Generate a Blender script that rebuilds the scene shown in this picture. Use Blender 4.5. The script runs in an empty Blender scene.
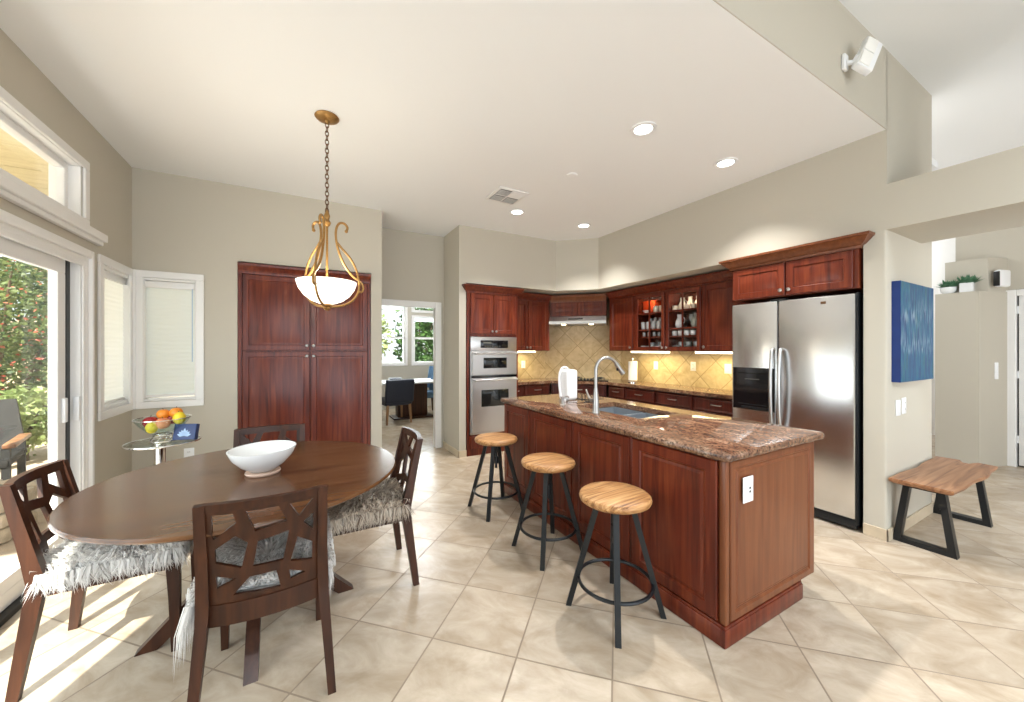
import bpy, bmesh, math, random
from mathutils import Matrix, Vector
random.seed(7)
R = math.radians
S = bpy.context.scene
C = S.collection

# ------------------------------------------------------------------ camera
cam = bpy.data.cameras.new('camera')
cam.sensor_width = 36.0
cam.lens = 373.0 / 1024.0 * 36.0
cam.shift_y = -2.0 / 1024.0
cam.clip_start = 0.02
co = bpy.data.objects.new('camera', cam); C.objects.link(co)
co.location = (0, 0, 1.4); co.rotation_euler = (R(90), 0, R(-29.2))
S.camera = co
# ------------------------------------------------------------------ exposure, world, sun, daylight, added fill lamps
S.view_settings.view_transform = 'Standard'
S.view_settings.look = 'None'
S.view_settings.gamma = 1.0
S.view_settings.use_curve_mapping = False
S.view_settings.exposure = 0.3
W = bpy.data.worlds.new('world'); S.world = W; W.use_nodes = True
W.node_tree.nodes['Background'].inputs[0].default_value = (0.93, 0.97, 1.0, 1)
W.node_tree.nodes['Background'].inputs[1].default_value = 1.25
def sun_lamp():
    l = bpy.data.lights.new('sun', 'SUN'); l.energy = 15.0; l.angle = R(0.6); l.color = (1, .95, .86)
    o = bpy.data.objects.new('sun', l); C.objects.link(o)
    d = Vector((0.40, 0.92, -0.96)).normalized()
    o.rotation_euler = d.to_track_quat('-Z', 'Y').to_euler(); o.location = (-6, -8, 9)
sun_lamp()
def area(name, loc, aim, sx, sy, power, col=(1, 1, 1)):
    l = bpy.data.lights.new(name, 'AREA'); l.shape = 'RECTANGLE'; l.size = sx; l.size_y = sy; l.energy = power; l.color = col
    o = bpy.data.objects.new(name, l); C.objects.link(o); o.location = loc
    o.rotation_euler = (Vector(aim) - Vector(loc)).to_track_quat('-Z', 'Y').to_euler()
    return o
area('family_room_area_fill', (0.6, -3.2, 1.5), (1.2, 3.0, 1.7), 5.0, 2.6, 110, (.74, .87, 1))  # unseen area lamp added behind the camera to brighten the room
area('daylight_dining', (2.2, 9.3, 1.7), (2.0, 6, 0.6), 1.6, 1.2, 70, (.90, .95, 1))
for _p, _e in (((2.0, 7.2, 2.7), 55), ((8.3, 2.9, 2.9), 42), ((6.2, 2.6, 3.1), 18)):
    _l = bpy.data.lights.new('room_fill', 'POINT'); _l.energy = _e; _l.color = (.95, .975, 1); _l.shadow_soft_size = .12  # point fills added in dining room and hall, without any fixture
    _o = bpy.data.objects.new('room_fill', _l); C.objects.link(_o); _o.location = _p
area('hall_fill', (4.5, -.7, 1.5), (7.4, 1.0, 2.0), 1.0, 2.0, 28, (.90, .95, 1))  # fill lamp added to brighten the hall; no window stands here
for _x in (-.2, 1.8, 3.0):
    for _y in (-.9, -2.4):
        _l = bpy.data.lights.new('family_room_spot_fill', 'SPOT'); _l.energy = 82; _l.color = (.82, .915, 1); _l.spot_size = R(140); _l.spot_blend = .6; _l.shadow_soft_size = .08  # unseen spots without fixtures, added to brighten by floor bounce
        _o = bpy.data.objects.new('family_room_spot_fill', _l); C.objects.link(_o); _o.location = (_x, _y, 3.5)
area('daylight_patio_door', (-1.75, 2.2, 1.2), (1.2, 2.4, .9), 2.4, 1.9, 45, (.84, .92, 1))

# ------------------------------------------------------------------ materials
def new_mat(name):
    m = bpy.data.materials.new(name); m.use_nodes = True
    nt = m.node_tree; p = nt.nodes['Principled BSDF']
    return m, nt, p
def plain(name, col, rough=.5, metal=0., bump=0., bscale=200., coat=0., var=0.0, spec=.5):
    m, nt, p = new_mat(name)
    p.inputs['Base Color'].default_value = (*col, 1); p.inputs['Roughness'].default_value = rough
    p.inputs['Metallic'].default_value = metal; p.inputs['Coat Weight'].default_value = coat
    p.inputs['Specular IOR Level'].default_value = spec
    tc = nt.nodes.new('ShaderNodeTexCoord')
    n = nt.nodes.new('ShaderNodeTexNoise'); n.inputs['Scale'].default_value = bscale; n.inputs['Detail'].default_value = 3
    nt.links.new(tc.outputs['Object'], n.inputs['Vector'])
    if bump:
        b = nt.nodes.new('ShaderNodeBump'); b.inputs['Strength'].default_value = bump; b.inputs['Distance'].default_value = .002
        nt.links.new(n.outputs['Fac'], b.inputs['Height']); nt.links.new(b.outputs['Normal'], p.inputs['Normal'])
    if var:
        mx = nt.nodes.new('ShaderNodeMix'); mx.data_type = 'RGBA'
        mx.inputs['A'].default_value = (*[c * (1 - var) for c in col], 1); mx.inputs['B'].default_value = (*[min(1, c * (1 + var)) for c in col], 1)
        nt.links.new(n.outputs['Fac'], mx.inputs['Factor']); nt.links.new(mx.outputs['Result'], p.inputs['Base Color'])
    return m
def ramp(nt, fac, stops):
    r = nt.nodes.new('ShaderNodeValToRGB')
    while len(r.color_ramp.elements) < len(stops): r.color_ramp.elements.new(.5)
    for e, (pos, c) in zip(r.color_ramp.elements, stops): e.position = pos; e.color = (*c, 1)
    nt.links.new(fac, r.inputs['Fac']); return r
def wood(name, c1, c2, c3, rough=.34, axis='Z', scale=1.0, coat=.06, dist=.6):
    m, nt, p = new_mat(name)
    tc = nt.nodes.new('ShaderNodeTexCoord'); mp = nt.nodes.new('ShaderNodeMapping')
    sc = [14 * scale] * 3; sc['XYZ'.index(axis)] = .9 * scale
    mp.inputs['Scale'].default_value = sc
    oi = nt.nodes.new('ShaderNodeObjectInfo'); ad = nt.nodes.new('ShaderNodeVectorMath'); ad.operation = 'ADD'
    mu = nt.nodes.new('ShaderNodeMath'); mu.operation = 'MULTIPLY'; mu.inputs[1].default_value = 37.0
    nt.links.new(oi.outputs['Random'], mu.inputs[0])
    nt.links.new(tc.outputs['Object'], ad.inputs[0]); nt.links.new(mu.outputs[0], ad.inputs[1])
    nt.links.new(ad.outputs[0], mp.inputs['Vector'])
    n = nt.nodes.new('ShaderNodeTexNoise'); n.inputs['Scale'].default_value = 2.2; n.inputs['Detail'].default_value = 7
    n.inputs['Distortion'].default_value = dist
    nt.links.new(mp.outputs[0], n.inputs['Vector'])
    r = ramp(nt, n.outputs['Fac'], [(.28, c1), (.5, c2), (.74, c3)])
    nt.links.new(r.outputs['Color'], p.inputs['Base Color'])
    p.inputs['Roughness'].default_value = rough; p.inputs['Coat Weight'].default_value = coat; p.inputs['Coat Roughness'].default_value = .18; p.inputs['Specular IOR Level'].default_value = .35
    b = nt.nodes.new('ShaderNodeBump'); b.inputs['Strength'].default_value = .08; b.inputs['Distance'].default_value = .002
    nt.links.new(n.outputs['Fac'], b.inputs['Height']); nt.links.new(b.outputs['Normal'], p.inputs['Normal'])
    return m
def tile_mat(name, size, ang, off, c1, c2, mortar, msize, nscale, rough, plane='XY', streak=(1, 1, 1)):
    m, nt, p = new_mat(name); N = nt.nodes; L = nt.links
    tc = N.new('ShaderNodeTexCoord'); src = tc.outputs['Object']
    if plane == 'XZ':
        sp = N.new('ShaderNodeSeparateXYZ'); cb = N.new('ShaderNodeCombineXYZ'); L.new(src, sp.inputs[0])
        L.new(sp.outputs[0], cb.inputs[0]); L.new(sp.outputs[2], cb.inputs[1]); src = cb.outputs[0]
    mp = N.new('ShaderNodeMapping'); mp.inputs['Rotation'].default_value = (0, 0, ang); mp.inputs['Location'].default_value = (*off, 0)
    L.new(src, mp.inputs['Vector'])
    br = N.new('ShaderNodeTexBrick'); br.offset = 0; br.squash = 1
    br.inputs['Scale'].default_value = 1; br.inputs['Brick Width'].default_value = size; br.inputs['Row Height'].default_value = size
    br.inputs['Mortar Size'].default_value = msize; br.inputs['Mortar Smooth'].default_value = .2; br.inputs['Bias'].default_value = 0
    br.inputs['Color1'].default_value = (0, 0, 0, 1); br.inputs['Color2'].default_value = (1, 1, 1, 1); br.inputs['Mortar'].default_value = (.5, .5, .5, 1)
    L.new(mp.outputs[0], br.inputs['Vector'])
    # a different patch of stone on every tile
    w = N.new('ShaderNodeMath'); w.operation = 'MULTIPLY'; w.inputs[1].default_value = 23.0; L.new(br.outputs['Color'], w.inputs[0])
    mp2 = N.new('ShaderNodeMapping'); mp2.inputs['Scale'].default_value = streak; L.new(mp.outputs[0], mp2.inputs['Vector'])
    n = N.new('ShaderNodeTexNoise'); n.noise_dimensions = '4D'; n.inputs['Scale'].default_value = nscale; n.inputs['Detail'].default_value = 8
    n.inputs['Roughness'].default_value = .62; n.inputs['Distortion'].default_value = .9
    L.new(mp2.outputs[0], n.inputs['Vector']); L.new(w.outputs[0], n.inputs['W'])
    r = ramp(nt, n.outputs['Fac'], [(.3, c1), (.68, c2)])
    hs = N.new('ShaderNodeHueSaturation'); L.new(r.outputs['Color'], hs.inputs['Color'])
    mr = N.new('ShaderNodeMapRange'); mr.inputs['To Min'].default_value = .90; mr.inputs['To Max'].default_value = 1.07
    L.new(br.outputs['Color'], mr.inputs['Value']); L.new(mr.outputs[0], hs.inputs['Value'])
    mx = N.new('ShaderNodeMix'); mx.data_type = 'RGBA'; L.new(br.outputs['Fac'], mx.inputs['Factor'])
    L.new(hs.outputs['Color'], mx.inputs['A']); mx.inputs['B'].default_value = (*mortar, 1)
    L.new(mx.outputs['Result'], p.inputs['Base Color'])
    rr = N.new('ShaderNodeMapRange'); rr.inputs['To Min'].default_value = rough; rr.inputs['To Max'].default_value = .8
    L.new(br.outputs['Fac'], rr.inputs['Value']); L.new(rr.outputs[0], p.inputs['Roughness'])
    iv = N.new('ShaderNodeMath'); iv.operation = 'SUBTRACT'; iv.inputs[0].default_value = 1; L.new(br.outputs['Fac'], iv.inputs[1])
    b = N.new('ShaderNodeBump'); b.inputs['Strength'].default_value = .3; b.inputs['Distance'].default_value = .003
    L.new(iv.outputs[0], b.inputs['Height']); L.new(b.outputs['Normal'], p.inputs['Normal'])
    return m
def glass_mat(name, tint=(1, 1, 1), refl=.10, milky=0):
    m, nt, p = new_mat(name); N = nt.nodes; L = nt.links
    t = N.new('ShaderNodeBsdfTransparent'); t.inputs[0].default_value = (*tint, 1)
    g = N.new('ShaderNodeBsdfGlossy'); g.inputs['Roughness'].default_value = .03
    lw = N.new('ShaderNodeLayerWeight'); lw.inputs['Blend'].default_value = .5
    pw = N.new('ShaderNodeMath'); pw.operation = 'POWER'; pw.inputs[1].default_value = 5; L.new(lw.outputs['Facing'], pw.inputs[0])
    a = N.new('ShaderNodeMath'); a.operation = 'MULTIPLY_ADD'; a.inputs[1].default_value = .8; a.inputs[2].default_value = refl * .5; a.use_clamp = True
    L.new(pw.outputs[0], a.inputs[0])
    mx = N.new('ShaderNodeMixShader'); L.new(a.outputs[0], mx.inputs[0]); L.new(t.outputs[0], mx.inputs[1]); L.new(g.outputs[0], mx.inputs[2])
    if milky:
        p.inputs['Base Color'].default_value = (.85, .86, .84, 1); m2 = N.new('ShaderNodeMixShader'); m2.inputs[0].default_value = milky
        L.new(mx.outputs[0], m2.inputs[1]); L.new(p.outputs[0], m2.inputs[2]); mx = m2
    L.new(mx.outputs[0], N['Material Output'].inputs[0])
    if not milky: N.remove(p)
    return m
def emit(name, col, s):
    m, nt, p = new_mat(name)
    p.inputs['Base Color'].default_value = (*col, 1); p.inputs['Emission Color'].default_value = (*col, 1); p.inputs['Emission Strength'].default_value = s
    return m
def granite(name):
    m, nt, p = new_mat(name); N = nt.nodes; L = nt.links
    tc = N.new('ShaderNodeTexCoord')
    n1 = N.new('ShaderNodeTexNoise'); n1.inputs['Scale'].default_value = 9; n1.inputs['Detail'].default_value = 9; n1.inputs['Distortion'].default_value = 1.6; n1.inputs['Roughness'].default_value = .7
    n2 = N.new('ShaderNodeTexNoise'); n2.inputs['Scale'].default_value = 85; n2.inputs['Detail'].default_value = 4
    mp = N.new('ShaderNodeMapping'); mp.inputs['Scale'].default_value = (1.3, .55, 1); L.new(tc.outputs['Object'], mp.inputs[0])
    L.new(mp.outputs[0], n1.inputs['Vector']); L.new(tc.outputs['Object'], n2.inputs['Vector'])
    r1 = ramp(nt, n1.outputs['Fac'], [(.28, (.045, .022, .015)), (.42, (.15, .072, .042)), (.56, (.25, .14, .085)), (.72, (.46, .33, .23))])
    r2 = ramp(nt, n2.outputs['Fac'], [(.36, (.18, .15, .14)), (.5, (.85, .85, .85)), (.66, (1.3, 1.25, 1.2))])
    mx = N.new('ShaderNodeMix'); mx.data_type = 'RGBA'; mx.blend_type = 'MULTIPLY'; mx.inputs['Factor'].default_value = .85
    L.new(r1.outputs[0], mx.inputs['A']); L.new(r2.outputs[0], mx.inputs['B']); L.new(mx.outputs['Result'], p.inputs['Base Color'])
    p.inputs['Roughness'].default_value = .07; p.inputs['Specular IOR Level'].default_value = .6
    return m
def steel(name, col=(.62, .63, .64), rough=.26, axis=2):
    m, nt, p = new_mat(name); N = nt.nodes; L = nt.links
    p.inputs['Base Color'].default_value = (*col, 1); p.inputs['Metallic'].default_value = 1
    tc = N.new('ShaderNodeTexCoord'); mp = N.new('ShaderNodeMapping'); sc = [500, 500, 500]; sc[axis] = 3
    mp.inputs['Scale'].default_value = sc; L.new(tc.outputs['Object'], mp.inputs[0])
    n = N.new('ShaderNodeTexNoise'); n.inputs['Scale'].default_value = 1; L.new(mp.outputs[0], n.inputs['Vector'])
    mr = N.new('ShaderNodeMapRange'); mr.inputs['To Min'].default_value = rough - .06; mr.inputs['To Max'].default_value = rough + .08
    L.new(n.outputs['Fac'], mr.inputs['Value']); L.new(mr.outputs[0], p.inputs['Roughness'])
    return m
def leafy(name, c1, c2, scale=3.):
    m, nt, p = new_mat(name); N = nt.nodes; L = nt.links
    tc = N.new('ShaderNodeTexCoord'); n = N.new('ShaderNodeTexNoise'); n.inputs['Scale'].default_value = scale
    L.new(tc.outputs['Object'], n.inputs['Vector']); r = ramp(nt, n.outputs['Fac'], [(.35, c1), (.65, c2)])
    L.new(r.outputs[0], p.inputs['Base Color']); p.inputs['Roughness'].default_value = .5
    tr = N.new('ShaderNodeBsdfTranslucent'); L.new(r.outputs[0], tr.inputs[0])
    mx = N.new('ShaderNodeMixShader'); mx.inputs[0].default_value = .35
    L.new(p.outputs[0], mx.inputs[1]); L.new(tr.outputs[0], mx.inputs[2]); L.new(mx.outputs[0], N['Material Output'].inputs[0])
    return m
def canvas_paint(name):
    m, nt, p = new_mat(name); N = nt.nodes; L = nt.links
    tc = N.new('ShaderNodeTexCoord'); mp = N.new('ShaderNodeMapping'); mp.inputs['Scale'].default_value = (16, 1, 2.2); L.new(tc.outputs['Object'], mp.inputs[0])
    n = N.new('ShaderNodeTexNoise'); n.inputs['Scale'].default_value = 1.6; n.inputs['Detail'].default_value = 6; n.inputs['Roughness'].default_value = .7; L.new(mp.outputs[0], n.inputs['Vector'])
    r = ramp(nt, n.outputs['Fac'], [(.30, (.001, .018, .085)), (.45, (.003, .060, .18)), (.55, (.006, .125, .21)), (.66, (.028, .070, .085)), (.8, (.06, .25, .30))])
    mp2 = N.new('ShaderNodeMapping'); mp2.inputs['Scale'].default_value = (34, 1, 5); L.new(tc.outputs['Object'], mp2.inputs[0])
    n2 = N.new('ShaderNodeTexNoise'); n2.inputs['Scale'].default_value = 1.5; n2.inputs['Detail'].default_value = 5; L.new(mp2.outputs[0], n2.inputs['Vector'])
    sp = N.new('ShaderNodeSeparateXYZ'); L.new(tc.outputs['Object'], sp.inputs[0])
    fc = N.new('ShaderNodeFloatCurve'); cv = fc.mapping.curves[0]
    for x, y in [(0.0, 0.0), (.25, .05), (.36, .75), (.47, .25), (.55, .2), (.68, .6), (.78, .3), (1, 0)]:
        if x in (0.0, 1): cv.points[0 if x == 0 else -1].location = (x, y)
        else: cv.points.new(x, y)
    dv = N.new('ShaderNodeMath'); dv.operation = 'DIVIDE'; dv.inputs[1].default_value = .745; L.new(sp.outputs[2], dv.inputs[0]); L.new(dv.outputs[0], fc.inputs['Value'])
    st = ramp(nt, n2.outputs['Fac'], [(.50, (0, 0, 0)), (.64, (1, 1, 1))])
    mu = N.new('ShaderNodeMath'); mu.operation = 'MULTIPLY'; L.new(st.outputs[0], mu.inputs[0]); L.new(fc.outputs[0], mu.inputs[1])
    mx = N.new('ShaderNodeMix'); mx.data_type = 'RGBA'; L.new(mu.outputs[0], mx.inputs['Factor']); L.new(r.outputs[0], mx.inputs['A']); mx.inputs['B'].default_value = (.36, .46, .55, 1)
    L.new(mx.outputs['Result'], p.inputs['Base Color']); p.inputs['Roughness'].default_value = .45
    return m
def boards(name):
    m, nt, p = new_mat(name); N = nt.nodes; L = nt.links
    tc = N.new('ShaderNodeTexCoord'); n = N.new('ShaderNodeTexNoise'); n.inputs['Scale'].default_value = 3; n.inputs['Detail'].default_value = 5
    mp = N.new('ShaderNodeMapping'); mp.inputs['Scale'].default_value = (1, 6, 6); L.new(tc.outputs['Object'], mp.inputs[0]); L.new(mp.outputs[0], n.inputs['Vector'])
    r = ramp(nt, n.outputs['Fac'], [(.3, (.64, .56, .32)), (.6, (.76, .68, .43))]); L.new(r.outputs[0], p.inputs['Base Color'])
    return m

M = {}
M['wall'] = plain('greige_paint', (.53, .492, .412), .75, bump=.05, bscale=260, spec=.25)
M['ceil'] = plain('white_ceiling_paint', (.87, .88, .88), .85, bump=.03, bscale=220, spec=.2)
M['hallwhite'] = plain('white_hall_paint', (.88, .87, .84), .8, spec=.2)
M['trim'] = plain('white_trim_gloss', (.83, .82, .80), .35, var=.03, bscale=3)
M['floor'] = tile_mat('travertine_floor', .42, R(-45), (-1.6334, -.4412), (.37, .283, .192), (.60, .51, .403), (.27, .205, .145), .0045, 4.2, .27, streak=(1.4, .9, 1))
M['base'] = plain('stone_baseboard', (.60, .50, .36), .45, var=.12, bscale=14)
M['splash'] = tile_mat('tumbled_stone_backsplash', .29, R(45), (0.06, .03), (.44, .32, .17), (.66, .53, .33), (.33, .24, .13), .0045, 9, .5, 'XZ')
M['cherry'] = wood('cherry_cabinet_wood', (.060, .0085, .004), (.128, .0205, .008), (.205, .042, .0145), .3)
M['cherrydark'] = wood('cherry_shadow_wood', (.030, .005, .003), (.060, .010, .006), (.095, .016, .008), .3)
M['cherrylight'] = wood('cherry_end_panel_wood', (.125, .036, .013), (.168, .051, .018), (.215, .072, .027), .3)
M['walnut'] = wood('walnut_chair_wood', (.021, .0060, .0021), (.040, .0115, .0037), (.068, .0205, .0065), .42)
M['tabletop'] = wood('walnut_table_veneer', (.066, .027, .0105), (.118, .050, .0185), (.165, .076, .030), .2, 'X', .7, .12)
M['seatwood'] = wood('rustic_stool_wood', (.085, .028, .008), (.40, .19, .066), (.64, .40, .185), .45, 'X', .8, .08, 2.6)
M['benchwood'] = wood('acacia_bench_wood', (.13, .05, .022), (.30, .135, .062), (.46, .25, .13), .4, 'X', .6, .15, 1.6)
M['granite'] = granite('brown_granite')
M['steel'] = steel('brushed_stainless', (.55, .54, .53), .34, axis=0)
M['steelv'] = steel('brushed_stainless_vertical', (.68, .69, .70), .24, 1)
M['sink'] = plain('sink_stainless', (.36, .40, .44), .3, .7)
M['chrome'] = plain('chrome', (.8, .8, .8), .08, 1.0)
M['nickel'] = plain('brushed_nickel', (.40, .39, .375), .32, 1.0)
M['black'] = plain('black_steel', (.007, .009, .011), .4, .1, var=.2, bscale=40)
M['blackgloss'] = plain('black_gloss_plastic', (.006, .006, .007), .08)
M['ovenglass'] = plain('oven_window_glass', (.012, .014, .015), .05)
M['white'] = plain('white_plastic', (.86, .87, .88), .3)
M['ceramic'] = plain('white_ceramic', (.86, .87, .87), .15, coat=.3)
M['pinkclay'] = plain('pale_clay', (.62, .44, .34), .5)
M['gold'] = plain('antique_gold_metal', (.34, .185, .055), .38, .55, bump=.3, bscale=90, var=.35)
M['bronze'] = plain('bronze_chain_metal', (.15, .075, .035), .35, .7)
M['bowlglass'] = emit('lit_frosted_glass', (1.0, .93, .80), 1.5)
M['lens'] = emit('lit_downlight_lens', (1.0, .97, .92), 9.0)
M['undercab'] = emit('lit_undercabinet_lens', (1.0, .90, .62), 5.0)
M['hoodlamp'] = emit('lit_hood_lens', (1.0, .85, .5), 8.0)
M['glass'] = glass_mat('window_glass', (.98, 1, .99), .06)
M['cabglass'] = glass_mat('cabinet_glass', (1, 1, 1), .06)
M['tglass'] = glass_mat('table_glass', (.90, .96, .94), .12)
M['glassware'] = glass_mat('clear_glassware', (.97, .98, .98), .35, .3)
M['shade'] = None
def fur_mat(name, stops):
    m, nt, p = new_mat(name); N = nt.nodes; L = nt.links
    g = N.new('ShaderNodeNewGeometry'); r = ramp(nt, g.outputs['Random Per Island'], stops); L.new(r.outputs[0], p.inputs['Base Color'])
    p.inputs['Roughness'].default_value = .7; p.inputs['Specular IOR Level'].default_value = .15
    tr = N.new('ShaderNodeBsdfTranslucent'); L.new(r.outputs[0], tr.inputs[0])
    mx = N.new('ShaderNodeMixShader'); mx.inputs[0].default_value = .5; L.new(p.outputs[0], mx.inputs[1]); L.new(tr.outputs[0], mx.inputs[2]); L.new(mx.outputs[0], N['Material Output'].inputs[0])
    return m
M['fur'] = fur_mat('pale_faux_fur', [(0, (.38, .36, .34)), (.25, (.78, .76, .74)), (.6, (.95, .94, .92))])
M['furtaupe'] = fur_mat('taupe_faux_fur', [(0, (.20, .15, .11)), (.2, (.52, .43, .34)), (.6, (.78, .69, .58)), (1, (.90, .83, .73))])
M['furdark'] = plain('faux_fur_backing', (.30, .26, .22), .95)
M['navy'] = plain('navy_leather', (.012, .018, .038), .45)
M['blueup'] = plain('slate_blue_fabric', (.10, .19, .30), .85, bump=.2, bscale=300)
M['oak'] = wood('pale_oak_legs', (.20, .10, .045), (.32, .17, .08), (.42, .25, .13), .4)
M['painting'] = canvas_paint('abstract_blue_paint')
M['canvasside'] = plain('deep_blue_canvas_edge', (.001, .025, .16), .5, var=.25, bscale=9)
M['orange'] = plain('orange_skin', (.80, .26, .02), .4, bump=.2, bscale=180)
M['apple'] = plain('red_apple_skin', (.30, .018, .022), .25, var=.35, bscale=16)
M['peach'] = plain('peach_skin', (.68, .22, .10), .5, var=.3, bscale=12)
M['lemon'] = plain('lemon_skin', (.82, .60, .03), .4, bump=.15, bscale=150)
M['paper'] = plain('white_paper', (.87, .86, .82), .85, bump=.15, bscale=160)
M['dish1'] = plain('cream_stoneware', (.72, .66, .54), .3)
M['dish2'] = plain('red_orange_glaze', (.60, .06, .012), .25)
M['dish3'] = plain('grey_green_glaze', (.30, .31, .27), .25)
M['greenleaf'] = leafy('green_leaves', (.03, .075, .018), (.21, .26, .085))
M['darkleaf'] = leafy('dark_green_leaves', (.018, .06, .014), (.08, .17, .035))
M['paleleaf'] = leafy('pale_green_leaves', (.20, .28, .09), (.45, .52, .22))
M['redleaf'] = leafy('red_flowers', (.40, .06, .04), (.62, .22, .13))
M['succulent'] = leafy('succulent_leaves', (.05, .16, .08), (.16, .34, .20), 20)
M['bark'] = plain('bark', (.10, .065, .04), .9, var=.3, bscale=30)
M['paving'] = plain('patio_paving', (.46, .37, .29), .8, var=.25, bscale=6)
M['fence'] = plain('tan_stucco_fence', (.52, .43, .30), .9, var=.1, bscale=5)
M['stone'] = plain('pale_stacked_stone', (.50, .42, .33), .8, var=.4, bscale=18)
M['wicker'] = plain('dark_wicker', (.008, .0075, .008), .7, bump=.8, bscale=90)
M['boards'] = boards('yellow_pine_boards')
M['knot'] = plain('dark_board_gap', (.05, .028, .012), .9)
M['bluebox'] = plain('navy_printed_card', (.02, .04, .13), .5)
M['bluepetal'] = plain('pale_blue_print', (.40, .55, .78), .5)
M['track'] = plain('dark_track_metal', (.02, .02, .02), .4, .5)
M['ventgap'] = plain('vent_shadow_gap', (.10, .10, .085), .8)
m, nt, p = new_mat('white_pleated_shade')
p.inputs['Base Color'].default_value = (.84, .88, .87, 1); p.inputs['Roughness'].default_value = .9
_t = nt.nodes.new('ShaderNodeBsdfTranslucent'); _t.inputs[0].default_value = (.90, .96, .97, 1)
_x = nt.nodes.new('ShaderNodeMixShader'); _x.inputs[0].default_value = .7
nt.links.new(p.outputs[0], _x.inputs[1]); nt.links.new(_t.outputs[0], _x.inputs[2]); nt.links.new(_x.outputs[0], nt.nodes['Material Output'].inputs[0])
M['shade'] = m

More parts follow.
